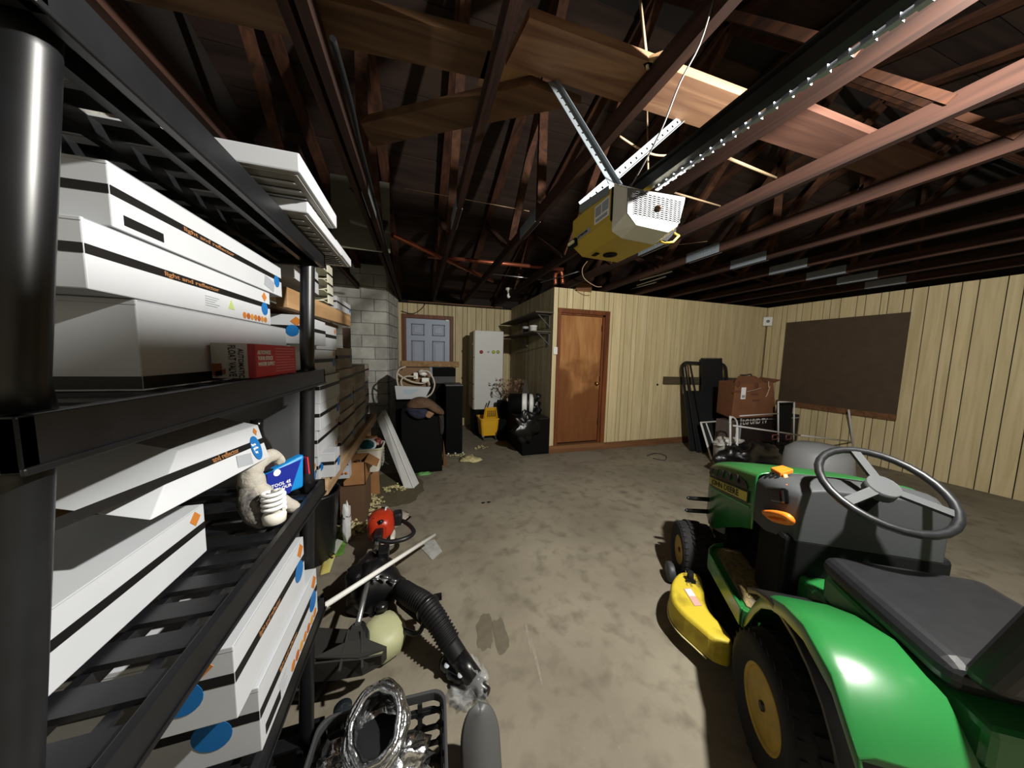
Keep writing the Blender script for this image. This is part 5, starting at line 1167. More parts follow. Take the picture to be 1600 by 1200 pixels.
# sides with rounded square openings
for sx,sy in ((1,0),(-1,0),(0,1),(0,-1)):
    m=MB(); Lh=(hy if sx else hx)*0.93; off=(hx if sx else hy)*0.935
    def W(u,z): return (sx*off,u,z) if sx else (u,sy*off,z)
    def BX(u0,u1,z0,z1):
        t=0.004
        if sx: m.box(sx*off-t,sx*off+t,u0,u1,z0,z1)
        else: m.box(u0,u1,sy*off-t,sy*off+t,z0,z1)
    n=5; st=2*Lh/n
    for i in range(n+1): BX(-Lh+i*st-0.008,-Lh+i*st+0.008,0,CRZ-0.03)
    for z in (0.0,0.065,0.13,0.195): BX(-Lh,Lh,z,z+0.016)
    for i in range(n):
        for z in (0.016,0.081,0.146):
            for du,dz in ((0,0),(1,0),(0,1),(1,1)):
                u=-Lh+i*st+(0.008 if not du else st-0.008); zz=z+(0 if not dz else 0.049); s1=-1 if du else 1; s2=-1 if dz else 1
                tri=[W(u,zz),W(u+s1*0.014,zz),W(u,zz+s2*0.014)]; v=Vector((0.004*sx,0.004*sy,0)); m.prism(tri,v)
    PL(m,'lattice_side',MC)
m=MB(); n=6; sx_=2*hx*0.93/n; sy_=2*hy*0.93/n
for i in range(n+1):
    m.box(-hx*0.93+i*sx_-0.007,-hx*0.93+i*sx_+0.007,-hy*0.93,hy*0.93,0.006,0.014).box(-hx*0.93,hx*0.93,-hy*0.93+i*sy_-0.007,-hy*0.93+i*sy_+0.007,0.006,0.014)
for i in range(n):
    for j in range(n):
        for a_,b_ in ((0,0),(1,0),(0,1),(1,1)):
            u=-hx*0.93+i*sx_+(0.007 if not a_ else sx_-0.007); v_=-hy*0.93+j*sy_+(0.007 if not b_ else sy_-0.007); s1=-1 if a_ else 1; s2=-1 if b_ else 1
            m.prism([(u,v_,0.007),(u+s1*0.016,v_,0.007),(u,v_+s2*0.016,0.007)],(0,0,0.006))
PL(m,'lattice_floor',MC)
FOIL=mat('foil','c9ccd0',0.22,1.0,bump=0.9,bs=22)
dt=thing('foil_duct','crinkled silver foil duct standing open end up in the milk crate','duct',(-0.12,0.86,0.02))
top=oZ((587,1132),0.37); axd=Vector((-0.05,-0.42,0.9)).normalized()
def ductring(c,ax_,r,n,k,amp):
    u=ax_.cross(Vector((0,1,0.2))).normalized(); v=ax_.cross(u); out=[]
    for j in range(n):
        t=2*PI*j/n; rr=r*(1+amp*math.sin(5*t+k*1.9)+amp*0.7*math.sin(9*t-k*2.3)); out.append(c+u*(rr*math.cos(t)*0.92)+v*(rr*math.sin(t)*1.08))
    return out
m=MB(); R=[]; n=48
path=[Vector((-0.10,0.80,0.03)),Vector((-0.11,0.83,0.16)),Vector((-0.12,0.86,0.28)),top-axd*0.06,top]
pts=catmull(path,8)
for k,p in enumerate(pts):
    t=k/(len(pts)-1); a_=Vector((0,0,1)).lerp(axd,t).normalized(); R.append(ductring(p,a_,0.073+(0.008 if k%2 else 0.0)+(0.010 if t>0.93 else 0),n,k,0.035))
for k in range(8,0,-1):
    pass
inner=[ductring(p,Vector((0,0,1)).lerp(axd,1-k/10).normalized(),0.064+(0.005 if k%2 else 0),n,k+3,0.04) for k,p in enumerate(reversed(pts[-10:]))]
m.rings(R,caps=False,sm=False); m.build('duct_wall',FOIL,dt); MB().rings(inner+[[q_+(inner[-1][0]-q_)*0.0+(sum(inner[-1],Vector())/len(inner[-1])-q_)*0.98 for q_ in inner[-1]]],caps=False,sm=False).build('duct_inside',mat('foil_shaded','2c2d2f',0.5,0.6),dt)  # inner wall takes a darker foil, shade of the hollow painted in
MB().tube([top+axd*0.002+p_-top for p_ in ductring(top,axd,0.074,44,1,0.03)],0.011,7,closed=True).tube([top-axd*0.012+p_-top for p_ in ductring(top,axd,0.085,44,3,0.035)],0.012,7,closed=True).tube([top-axd*0.03+p_-top for p_ in ductring(top,axd,0.090,44,6,0.04)],0.012,7,closed=True).build('rolled_rim',FOIL,dt)
for sd_,(a,b,c,d) in enumerate((((500,1200),(540,1165),(560,1175),(545,1200)),((548,1190),(580,1168),(600,1185),(590,1200)),((600,1165),(630,1170),(655,1200),(610,1200)))):
    cc=oZ(((a[0]+c[0])/2,(a[1]+c[1])/2+12),0.24)
    crumple('foil_scrap','crumpled silver foil in the milk crate, '+['left piece','middle piece under the duct mouth','right piece'][sd_],'foil',cc,(0.075,0.055,0.05),FOIL,seed=30+sd_,amp=0.35,nu=24,nv=16)
p=oZ((537,1080),0.30); jb=thing('jar','clear jar with blue round label behind the milk crate','jar',(p[0],p[1],0))
p=Vector((-0.27,1.09,0)); jb.location=p
MB().lathe(p,(0,0,1),[(0.045,0),(0.05,0.01),(0.05,0.16),(0.03,0.19),(0.03,0.215),(0.001,0.216)],20).build('glass',mat('jar_glass','20262b',0.08,spec=0.9),jb)
MB().lathe(p+Vector((0.018,-0.047,0.12)),(0.3,-0.95,0.3),[(0.02,0),(0.02,0.002),(0.013,0.0022),(0.0125,0.003),(0.001,0.003)],16).build('round_label',mat('label_lilac','8f93c4',0.4),jb)
# grey curved plastic shell at the bottom edge
p=oZ((750,1150),0.12); gs=thing('plastic_scoop','dark grey curved plastic shell standing on the floor right of the crate','scoop',(0.165,0.86,0))
def shell(u,v):
    a=-1+2*u; h=0.20*(1-(abs(a)**2.6)*0.0); zz=0.235*v
    w_=0.072*math.sqrt(max(0,1-(max(0,v-0.55)/0.45)**2)) if v>0.55 else 0.072
    return Vector((0.197+a*w_*0.95+0.0*v,0.84+0.09*v-0.045*math.cos(a*1.45)*(1-0.4*v)+0.03,zz))
MB().grid(shell,14,16).build('shell',mat('scoop_grey','4e4f4f',0.45),gs,solid=0.006)
# ================================================================ ALCOVE
def cab(name,label,cat,x0,x1,y0,y1,h,mt,z0=0,**k):
    t=thing(name,label,cat,((x0+x1)/2,(y0+y1)/2,z0)); B(x0,x1,y0,y1,z0,z0+h).build('carcass',mt,t,bevel=0.004)
    return t
CABM=mat('cabinet_black','050506',0.8,spec=0.15)
a=oY((627,640),3.8); b=oY((691,640),3.8)
k1=cab('black_cabinet','wide black cabinet draped with brown and navy clothes','cabinet',a[0],b[0],3.8,4.25,0.79,CABM)
B(a[0]-0.0,b[0],3.79,3.80,0.03,0.77).build('front_panel',CABM,k1)
a2=oY((697,600),4.45); b2=oY((723,603),4.45)
k2=cab('tall_black_speaker','tall narrow black cabinet beside the draped cabinet','cabinet',a2[0],b2[0],4.45,4.85,1.03,CABM)
B(a2[0]-0.005,b2[0]+0.004,4.44,4.85,1.03,1.045).build('grey_top',mat('top_grey','4b4c4d',0.5),k2)
for px in ((700,708),(711,708),(723,708)):
    q=oZ(px,0.0); MB().cyl((q[0],4.44,0.0),(q[0],4.44,0.02),0.012).build('foot',WHITEPL,k2)
# stacked black boxes behind
a3=oY((675,573),5.0); b3=oY((714,573),5.0)
z3_=oY((690,599),5.0)[2]
k3=cab('black_case','black case on top of the dark stack before the barred door','case',a3[0]+0.02,b3[0]-0.02,5.0,5.3,oY((690,575),5.0)[2]-oY((690,588),5.0)[2],CABM,z0=oY((690,588),5.0)[2])
k4=cab('grey_box','dark grey box under the black case','box',a3[0],b3[0]-0.03,4.98,5.32,oY((690,588),5.0)[2]-z3_-0.002,mat('box_grey','3d3d3e',0.6),z0=z3_)
k5=cab('storage_chest','tall black chest carrying the grey box and black case','chest',a3[0]-0.12,b3[0]-0.02,4.96,5.36,z3_-0.001,CABM)
# brown cardboard box, white tray and hose
a4=oY((618,578),4.45); b4=oY((672,580),4.45); zb4=oY((640,610),4.45)[2]
t=thing('cardboard_box','brown cardboard box with coiled hose at the block pier','box',((a4[0]+b4[0])/2,4.6,zb4))
B(a4[0]+0.03,b4[0],4.5,4.85,zb4,a4[2]+0.03).build('walls',mat('cardboard_dim','7c6247',0.8,var=0.15),t)
B(a4[0]+0.03,b4[0]-0.1,4.488,4.5,zb4,a4[2]-0.03).build('flap',mat('cardboard_dim',0),t)
k6=cab('black_cabinet','low black cabinet hidden behind the draped one at the pier','cabinet',a4[0]+0.0,b4[0]+0.02,4.40,4.9,zb4-0.002,CABM)
wt0,wt1=oY((617,607),4.05),oY((672,627),4.05)
t=thing('white_tray','white tray lettered in blue print on the draped cabinet','tray',((wt0[0]+wt1[0])/2,4.12,0.80))
MB().prism([(wt0[0],4.28,wt1[2]+0.0),(wt1[0]-0.06,4.28,wt1[2]+0.0),(wt1[0]+0.02,4.28,wt0[2]-0.01),(wt0[0]-0.02,4.28,wt0[2]+0.01)],(0,0.04,0)).build('tray_front',WHITEC,t,bevel=0.004)
m=MB()
for i in range(4): m.box(wt0[0]+0.09,wt0[0]+0.30-0.03*i,4.279,4.2805,wt0[2]-0.05-i*0.018,wt0[2]-0.043-i*0.018)
m.build('print_lines',mat('print_pale_blue','7ea5b4',0.5),t)
HOSE=mat('hose_pale','b5aa9c',0.45)
def hose(label,pts,y,r=0.012):
    o=MB().tube(catmull([oY(p_,y) for p_ in pts],6),r,8).build('vacuum_hose',HOSE); return tag(o,label,'hose')
hose('pale hose looped wide around the cardboard box at the pier',[(636,625),(624,608),(620,588),(624,577),(634,573)],4.36)
hose('pale hose arching over the draped cabinet to its right edge',[(655,582),(668,580),(676,590),(679,602),(674,615),(664,622)],4.34)
hose('pale hose crossing the front of the cardboard box',[(620,583),(630,590),(645,597),(660,599),(669,596),(671,602)],4.40)
hose('pale hose curling round the white nozzle fitting',[(650,589),(636,588),(627,594),(630,606),(642,618)],4.38)
p=oY((660,587),4.42); t=thing('nozzle_fitting','white plastic nozzle fitting lying on the cardboard box','fitting',p)
MB().lathe(p+Vector((0,0,0.02)),(0.3,-0.2,1),[(0.02,-0.02),(0.06,0.0),(0.065,0.03),(0.04,0.06),(0.001,0.065)],16).build('dome',WHITEPL,t)
MB().obox(p+Vector((-0.09,-0.01,0.0)),(0.03,0,0),(0,0.03,0),(0,0,0.045)).obox(p+Vector((0.04,0.0,-0.06)),(0.05,0,0),(0,0.03,0),(0,0,0.03)).build('socket',WHITEPL,t,bevel=0.008)
# clothes draped on the cabinet
def drape(name,label,px,y,mt,sy=0.05,seed=1):
    from mathutils import noise
    P=[oY(p_,y) for p_ in px]; c=sum(P,Vector())/len(P); m=MB(); R=[]
    outline=catmull(P,4,True)
    for s_,dy in ((1.0,0.02),(0.97,-0.02),(0.8,-0.045),(0.5,-0.055),(0.2,-0.06),(0.02,-0.06)):
        R.append([c+(q_-c)*s_+Vector((0,dy*sy/0.05+0.018*noise.noise(q_*9+Vector((s_*3,seed,0))),0)) for q_ in outline])
    m.rings(R,caps=True); o=m.build(name,mt,sub=1); return tag(o,label,'clothes')
drape('brown_coat','brown coat heaped on top of the wide black cabinet',[(633,636),(640,624),(655,619),(670,622),(682,630),(694,641),(694,648),(684,646),(670,638),(650,635)],3.80,mat('coat_brown','5b4432',0.85,var=0.3,vs=14,bump=0.5,bs=25),0.12,1)
drape('navy_shirt','navy cloth hanging over the front of the wide black cabinet',[(634,636),(650,631),(668,632),(676,640),(668,650),(655,655),(643,651),(636,644)],3.755,mat('cloth_navy','23253a',0.85,var=0.3,vs=14,bump=0.4,bs=20),0.05,2)
drape('tan_glove','tan work glove lying on the navy cloth',[(664,650),(667,642),(674,641),(679,646),(671,654)],3.72,mat('glove_tan','8a6a50',0.8,var=0.2,vs=30),0.02,3)
drape('dark_trousers','dark cloth hanging down the right side of the wide black cabinet',[(684,640),(692,643),(694,660),(693,676),(688,679),(686,660)],3.79,mat('cloth_dark','2a2523',0.9,var=0.2,vs=20),0.03,5)
q=[oZ((688,695),0.2),]
bb_=MB().prism([(0.30,3.98,0),(0.345,3.93,0),(0.30,3.98,0.36)],(0.0,0.14,0)).build('cardboard_scrap',CARD); tag(bb_,'brown cardboard scrap leaning at the wide black cabinet side','cardboard')
# cream filing cabinet with magnets
fa,fb_=oY((742,516),5.4),oY((787,517),5.4); zb5=oY((742,640),5.4)[2]; ztp=fa[2]
fc_=thing('filing_cabinet','tall cream filing cabinet with round magnets on a dark base','cabinet',((fa[0]+fb_[0])/2,5.6,0),0)
CRM=mat('cabinet_cream','c4c6c2',0.5,var=0.04,vs=4)
B(fa[0],fb_[0],5.40,5.92,zb5,ztp).build('carcass',CRM,fc_,bevel=0.006)
zz=[ztp-0.02,ztp-0.38,ztp-0.62 if 0 else ztp-0.72,ztp-0.98,ztp-1.22,zb5+0.01]
ds=[oX((735,y_),fa[0]-0.02)[2] for y_ in (519,558,598,620,639)]
for i in range(4):
    z1_,z0_=ds[i],ds[i+1]; dr=B(fa[0]-0.022,fa[0]-0.001,5.41,5.86,max(z0_,zb5)+0.006,z1_-0.006).build('drawer_front',mat('drawer_tan','8d7f66',0.5),fc_,bevel=0.003)
    MB().box(fa[0]-0.04,fa[0]-0.022,5.44,5.50,(z0_+z1_)/2-0.012,(z0_+z1_)/2+0.012).build('handle',BLACKP,dr)
B(fa[0]+0.02,fb_[0]-0.02,5.43,5.92,0,zb5-0.001).build('dark_base',CABM,fc_)
for px,cn,nm in (((752,550),'9a3a44','red'),((763,550),'8f8f90','grey'),((771,550),'a7ad55','olive'),((778,550),'9aa552','green')):
    q=oY(px,5.4); MB().lathe((q[0],5.4,q[2]),(0,-1,0),[(0.034 if nm!='grey' else 0.016,0),(0.034 if nm!='grey' else 0.016,0.006),(0.018,0.0062),(0.017,0.008),(0.001,0.0082)],16).build('magnet',mat('magnet_'+nm,cn,0.5),fc_)
# mop bucket
mbx=oZ((765,683),0)
MBK=mat('bucket_yellow','d9a51f',0.4,spec=0.5)
x0_,x1_=oY((751,657),5.0)[0],oY((781,657),5.0)[0]; ztb=oY((765,656),5.0)[2]; zbb=oY((765,679),5.0)[2]
zsh=0.09
mb_=thing('mop_bucket','yellow wheeled mop bucket with wringer beside the filing cabinet','bucket',((x0_+x1_)/2,5.15,0))
m=MB(); R=[rrect(x0_+0.03,x1_-0.03,5.02,5.36,zsh,0.05),rrect(x0_,x1_,5.0,5.38,ztb,0.06),rrect(x0_-0.015,x1_+0.015,4.985,5.395,ztb,0.06),rrect(x0_-0.015,x1_+0.015,4.985,5.395,ztb+0.02,0.06),rrect(x0_+0.01,x1_-0.01,5.01,5.37,ztb+0.02,0.05),rrect(x0_+0.04,x1_-0.04,5.04,5.34,zsh+0.01,0.04)]
m.rings(R,sm=False); m.build('tub',MBK,mb_)
w0,w1=oY((759,640),5.02),oY((775,640),5.02)
wr_=MB(); wr_.prism([(w0[0],5.10,ztb),(w1[0]+0.03,5.10,ztb),(w1[0],5.06,ztb+0.19),(w0[0]-0.0,5.06,ztb+0.19)],(0,0.012,0)); wr_.bar((w0[0]-0.02,5.08,ztb),(w0[0]+0.01,5.05,ztb+0.21),0.02,0.02).bar((w1[0]+0.04,5.08,ztb),(w1[0]-0.0,5.05,ztb+0.21),0.02,0.02).bar((w0[0],5.05,ztb+0.20),(w1[0],5.05,ztb+0.20),0.02,0.02)
wo=wr_.build('wringer',MBK,mb_)
m=MB()
for i in range(5):
    for j in range(3): m.obox((w0[0]+0.05+i*0.032,5.073-j*0.004,ztb+0.06+j*0.04),(0.009,0,0),(0,0.012,0.003),(0,0,0.012))
m.build('wringer_slots',mat('slot_ochre','7a5a12',0.6),wo)
for xx,yy in ((x0_+0.06,5.06),(x1_-0.06,5.06),(x0_+0.06,5.32),(x1_-0.06,5.32)):
    cw_=MB().cyl((xx-0.012,yy,0.035),(xx+0.012,yy,0.035),0.035,n=16).build('caster',DKGREY,mb_); MB().box(xx-0.02,xx+0.02,yy-0.015,yy+0.015,0.06,zsh+0.01).build('caster_fork',METAL,cw_)
pl_=oY((778,602),5.25); hn_=MB().hexa([(x0_+0.20,5.20,ztb+0.18),(x0_+0.36,5.20,ztb+0.10),(x0_+0.36,5.21,ztb+0.10),(x0_+0.20,5.21,ztb+0.18)],[(x0_+0.20,5.20,ztb+0.50),(x0_+0.38,5.20,ztb+0.42),(x0_+0.38,5.21,ztb+0.42),(x0_+0.20,5.21,ztb+0.50)]).build('grey_board',mat('board_grey','6c6c66',0.6)); tag(hn_,'grey board standing behind the mop bucket','board')
hn_.location=(0.0,0.22,0)
sk=MB().bar((x0_+0.08,5.22,ztb-0.06),(x0_+0.20,5.2,ztb+0.30),0.025,0.02).build('wringer_lever',BLACKM,mb_)
# low black cabinet with drum, bags and dried flowers
bx0,bx1=oY((816,655),4.12)[0]+0.01,XP-0.012
k7=cab('low_black_bench','low black cabinet at the partition corner','cabinet',bx0,bx1,4.12,4.95,0.545,CABM)
B(bx0-0.012,bx1,4.105,4.96,0.545,0.56).build('worktop',mat('top_black','1c1c1d',0.4),k7,bevel=0.003)
for i in (0,1): B(bx0+0.01+i*0.36,bx0+0.05+i*0.32,4.115,4.16,0,0.03).build('foot',CABM,k7)
dc=Vector((1.60,4.52,0.56+0.165)); dm=thing('white_drum','white cylinder banded in black lying on the low black cabinet','drum',(dc[0],dc[1],0.56))
ad=Vector((0.94,-0.33,0)).normalized()
MB().lathe(dc,ad,[(0.10,-0.24),(0.16,-0.22),(0.165,-0.02),(0.165,-0.015)],30).build('black_end',CABM,dm)
MB().lathe(dc,ad,[(0.163,-0.02),(0.168,0.0),(0.168,0.06)],30).build('white_band',WHITEPL,dm)
MB().lathe(dc,ad,[(0.165,0.06),(0.165,0.10)],30).build('black_band',BLACKP,dm)
MB().lathe(dc,ad,[(0.167,0.10),(0.155,0.15),(0.10,0.17),(0.001,0.172)],30).build('white_cap',WHITEPL,dm)
MB().obox(dc+Vector((0,-0.165,0.0))+ad*0.03,(0.012,0,0),(0,0.004,0),(0,0,0.012)).build('latch',BLACKP,dm)
BAG=mat('bin_bag_black','0b0b0c',0.33,spec=0.5,bump=0.6,bs=14)
crumple('bin_bag','glossy black bin bag slumped over the front of the low black cabinet','bag',oY((822,667),4.06)+Vector((0,-0.02,0)),(0.19,0.07,0.20),BAG,seed=41,amp=0.3,nu=30,nv=20)
crumple('bin_bag','small black bin bag with tied neck standing by the partition','bag',oY((832,640),4.45)+Vector((0,0.02,0)),(0.13,0.10,0.18),BAG,seed=44,amp=0.35,nu=30,nv=20)
p=oY((841,619),4.4); o=MB().lathe(p,(0.2,-0.6,1),[(0.02,-0.12),(0.03,-0.03),(0.05,0.0),(0.05,0.02),(0.001,0.03)],16).build('black_vessel',BLACKP); tag(o,'round black vessel with a neck above the small bin bag','vessel')
o=MB().prism([oY(p_,4.7) for p_ in ((812,632),(820,594),(823,594),(830,632))],(0,0.02,0)).build('dark_wedge',mat('wedge_dark','35322d',0.7)); tag(o,'dark pointed board leaning on the partition behind the drum','board')
o=MB().box(1.33,1.50,4.97,5.2,0,0.70).build('black_pail',CABM,bevel=0.03); tag(o,'black bin standing behind the low black cabinet','bin')
fl_=thing('dried_flowers','bunch of dried brown flowers above the black bin','flowers',oY((795,612),5.05))
rnd=random.Random(5); m=MB(); m2=MB()
base=oY((797,622),5.05)
for i in range(60):
    tip=oY((rnd.uniform(776,822),rnd.uniform(592,612)),5.0+rnd.uniform(-0.1,0.15)); m.tube([base+Vector((rnd.uniform(-.08,.08),0,0)),tip],0.002,4)
    for j in range(3):
        c=tip+Vector((rnd.uniform(-.02,.02),rnd.uniform(-.02,.02),rnd.uniform(-.02,.02))); a=Vector((rnd.uniform(-1,1),rnd.uniform(-1,1),rnd.uniform(-1,1))).normalized(); b=a.cross(Vector((0,0.1,1))).normalized(); m2.obox(c,a*0.016,b*0.009,a.cross(b)*0.004)
m.build('stems',mat('stem_brown','5a4632',0.8),fl_); m2.build('dry_petals',mat('petal_brown','8a6a55',0.85,var=0.3,vs=30),fl_,kind='stuff')
# shelves on the partition
SHW=mat('shelf_brown','4a4034',0.6)
p=oX((845,489),1.62); zA=2.13; zB_=1.855
for nm,z_,lb in (('wall_shelf',zA,'upper bare dark wooden shelf on the partition'),('wall_shelf',zB_,'lower dark wooden shelf on the partition holding two tubs')):
    t=thing(nm,lb,'shelf',(1.77,5.0,z_)); B(1.62,XP-0.001,4.12 if z_>2 else 4.2,6.1,z_,z_+0.018).build('board',SHW,t)
    for yy in (4.25,5.2): MB().box(XP-0.016,XP-0.001,yy,yy+0.02,z_-0.20,z_).box(1.70,XP,yy,yy+0.02,z_-0.015,z_).bar((1.72,yy+0.01,z_-0.01),(XP-0.01,yy+0.01,z_-0.18),0.012,0.012).build('bracket',mat('bracket_dull','4b4a44',0.5,0.5),t)
for px,r,h,mt_,lb in (((833,519),0.062,0.105,WHITEPL,'white round tub on the lower partition shelf'),((821,517),0.05,0.12,mat('tub_pale','b9c0c2',0.4),'pale jar with a dark label on the lower partition shelf')):
    q=oX(px,1.74); t=thing('tub',lb,'tub',(1.74,q[1],zB_+0.0185))
    MB().lathe((1.74,q[1],zB_+0.0185),(0,0,1),[(r*0.88,0),(r,h*0.86),(r*1.06,h*0.87),(r*1.06,h),(0.001,h+0.001)],22).build('body',mt_,t)
    if 'dark' in lb: MB().lathe((1.74,q[1],zB_+0.03),(0,0,1),[(r*0.93,0),(r*1.0,h*0.6)],22,caps=False).build('label',BLACKP,t)
# ================================================================ RIGHT CORNER
SCR=mat('screen_mesh','15171a',0.7)
FRD=mat('screen_frame_dark','29282a',0.4,0.3)
def leanframe(name,label,pts,y_b,y_t,fr=0.035,round_=0,mesh=True,frame=FRD,crossz=None,mt=SCR,half=False):
    """a frame leaning on the wall: pixel corners (top left, top right, bottom right, bottom left)"""
    A_=[oY(pts[0],y_t),oY(pts[1],y_t),oY(pts[2],y_b),oY(pts[3],y_b)]
    for v in A_[2:]: v[2]=max(v[2],0.004)
    t=thing(name,label,'screen',(A_[2]+A_[3])/2)
    m=MB(); outline=A_
    if round_:
        u=(A_[1]-A_[0]).normalized(); dl=(A_[3]-A_[0]).normalized(); d2=(A_[2]-A_[1]).normalized()
        outline=[A_[3],A_[0]+dl*round_,A_[0]+dl*round_*0.3+u*round_*0.3,A_[0]+u*round_,A_[1]-u*round_,A_[1]-u*round_*0.3+d2*round_*0.3,A_[1]+d2*round_,A_[2]]
    for a,b in zip(outline,outline[1:]+outline[:1]): m.bar(a,b,fr,0.022,up=(0,1,0))
    m.build('frame',frame,t)
    if mesh:
        c=sum(A_,Vector())/4; lo=A_ if not half else [A_[0].lerp(A_[3],0.33),A_[1].lerp(A_[2],0.33),A_[2],A_[3]]
        m=MB().prism([c+(q_-c)*0.985 for q_ in lo],(0,0.004,0)); m.build('mesh_panel',mt,t)
    return t
leanframe('screen_door','tall rounded screen door frame leaning on the tan wall',[(1065,566),(1134,569),(1142,706),(1080,704)],3.68,4.06,0.045,0.10,half=True)
leanframe('screen_door','second screen door frame leaning in front of the rounded one',[(1070,568),(1078,568),(1103,711),(1090,711)],3.60,4.00,0.022,0,mesh=False)
t=leanframe('screen_panel','large dark mesh panel leaning among the screen doors',[(1072,613),(1139,613),(1141,705),(1093,709)],3.62,3.96,0.02,0,mt=mat('mesh_dark','17191b',0.75))
t=leanframe('narrow_screen','narrow dark panel standing tallest behind the screen doors',[(1096,560),(1127,560),(1132,650),(1099,660)],3.85,4.03,0.012,0,mt=mat('panel_dark','15181b',0.6))
leanframe('window_screen','small window screen in a bright white frame leaning lowest',[(1095,660),(1124,658),(1143,702),(1112,718)],3.25,3.58,0.016,0,frame=WHITEPL)
q0,q1=oY((1100,661),3.57),oY((1121,716),3.24); q1[2]=max(q1[2],0.01); tag(MB().bar(q0+Vector((0.02,-0.02,0)),q1+Vector((0,-0.02,0)),0.014,0.014).build('frame_strip',WHITEPL),'loose bright strip leaning on the small window screen','strip')
# television carton, brown box
yT=3.15
ta,tb,tc=oY((1157,655),yT),oY((1219,650),yT),oY((1157,720),yT)
tv=thing('television_carton','large black television carton standing under the brown box','box',((ta[0]+tb[0])/2,yT+0.1,0))
TVM=mat('tv_carton_dark','1d1214',0.55,var=0.3,vs=4)
bd=B(ta[0],tb[0]+0.45,yT,yT+0.2,0,ta[2]+0.02).build('carton',TVM,tv)
tt=oY((1160,662),yT); text('LG UHD TV',oY((1160.5,660),yT),(1,0,0),(0,0,1),0.11,mat('tv_letters','d0cccd',0.5),bd,width=0.50)
MB().box(ta[0],tb[0]+0.45,yT-0.001,yT,ta[2]-0.035,ta[2]-0.02).build('pale_line',GREYP,bd)
m=MB()
for i in range(5): m.box(ta[0]+0.05,ta[0]+0.22-0.02*i,yT-0.001,yT,ta[2]-0.36-i*0.04,ta[2]-0.35-i*0.04).box(ta[0]+0.30,ta[0]+0.45,yT-0.001,yT,ta[2]-0.36-i*0.04,ta[2]-0.35-i*0.04)
m.build('small_print',mat('print_dim','6d5a5c',0.6),bd)
MB().box(ta[0]-0.002,ta[0]+0.03,yT-0.002,yT,0,ta[2]+0.02).build('pale_edge',GREYP,bd)
tag(B(ta[0]-0.22,ta[0]-0.012,yT+0.02,yT+0.2,0,ta[2]-0.02).build('narrow_carton',mat('narrow_carton_grey','4f4543',0.6)),'narrow dark carton standing left of the television carton','box')
ba,bb2,bc2=oY((1145,594),yT),oY((1217,592),yT),oY((1146,645),yT)
zbx=ta[2]+0.022
cb=thing('cardboard_box','big worn brown moving box with open flaps on the television carton','box',((ba[0]+bb2[0])/2,yT+0.2,zbx))
BR=mat('moving_box_brown','7a4f35',0.8,var=0.2,vs=5)
bo=MB().hexa([(ba[0]+0.0,yT-0.03,zbx),(bb2[0]-0.02,yT-0.03,zbx),(bb2[0]+0.26,yT+0.42,zbx),(ba[0]+0.27,yT+0.42,zbx)],[(ba[0]+0.02,yT-0.03,ba[2]-0.06),(bb2[0]-0.16,yT-0.03,ba[2]-0.03),(bb2[0]+0.16,yT+0.42,ba[2]-0.02),(ba[0]+0.27,yT+0.42,ba[2]-0.04)]).build('walls',BR,cb,bevel=0.01)
MB().hexa([(bb2[0]-0.17,yT-0.03,ba[2]-0.05),(bb2[0]-0.06,yT+0.3,ba[2]-0.05),(bb2[0]-0.055,yT+0.3,ba[2]-0.04),(bb2[0]-0.165,yT-0.03,ba[2]-0.04)],[(bb2[0]-0.02,yT-0.04,ba[2]+0.0),(bb2[0]+0.05,yT+0.3,ba[2]+0.02),(bb2[0]+0.05,yT+0.3,ba[2]+0.028),(bb2[0]-0.02,yT-0.04,ba[2]+0.008)]).build('side_flap',BR,cb)
MB().hexa([(ba[0]+0.02,yT-0.03,ba[2]-0.07),(bb2[0]-0.3,yT-0.03,ba[2]-0.05),(bb2[0]-0.3,yT+0.0,ba[2]-0.04),(ba[0]+0.02,yT,ba[2]-0.06)],[(ba[0]+0.25,yT+0.1,ba[2]+0.05),(bb2[0]-0.35,yT+0.1,ba[2]+0.05),(bb2[0]-0.35,yT+0.11,ba[2]+0.055),(ba[0]+0.25,yT+0.11,ba[2]+0.055)]).build('top_flap',BR,cb)
q=oY((1162,614),yT-0.035); MB().box(q[0]-0.045,q[0]+0.045,yT-0.034,yT-0.031,q[2]-0.09,q[2]+0.08).build('white_label',WHITEP,bo)
MB().box(q[0]-0.03,q[0]+0.03,yT-0.036,yT-0.034,q[2]-0.07,q[2]-0.03).build('label_print',GREYP,bo)
m=MB()
for px in ((1153,600),(1182,602)):
    q=oY(px,yT-0.035); m.lathe((q[0],yT-0.03,q[2]),(0,-1,0),[(0.045,0),(0.045,0.003),(0.03,0.0032)],14)
for px in ((1150,612),(1178,616),(1180,626)):
    q=oY(px,yT-0.035); m.box(q[0]-0.05,q[0]+0.1,yT-0.033,yT-0.03,q[2]-0.015,q[2]+0.015)
m.build('faded_print',mat('print_faded','5f3b2a',0.8),bo)
o=MB().tube(catmull([oY(p_,yT-0.05) for p_ in ((1168,612),(1180,609),(1190,606))],4),0.006,6).tube(catmull([oY(p_,yT-0.05) for p_ in ((1201,596),(1201,606),(1203,604),(1198,618),(1196,620))],4),0.007,6).build('string',mat('string_pale','9c8a76',0.7)); tag(o,'pale string lying across the big brown box','string')
o=MB().tube(catmull([oY(p_,yT+0.1) for p_ in ((1157,586),(1166,586),(1173,585),(1175,590))],4),0.012,6).build('bent_rod',mat('rod_dark','3a3229',0.6)); tag(o,'bent dark rod sticking out over the big brown box','rod')
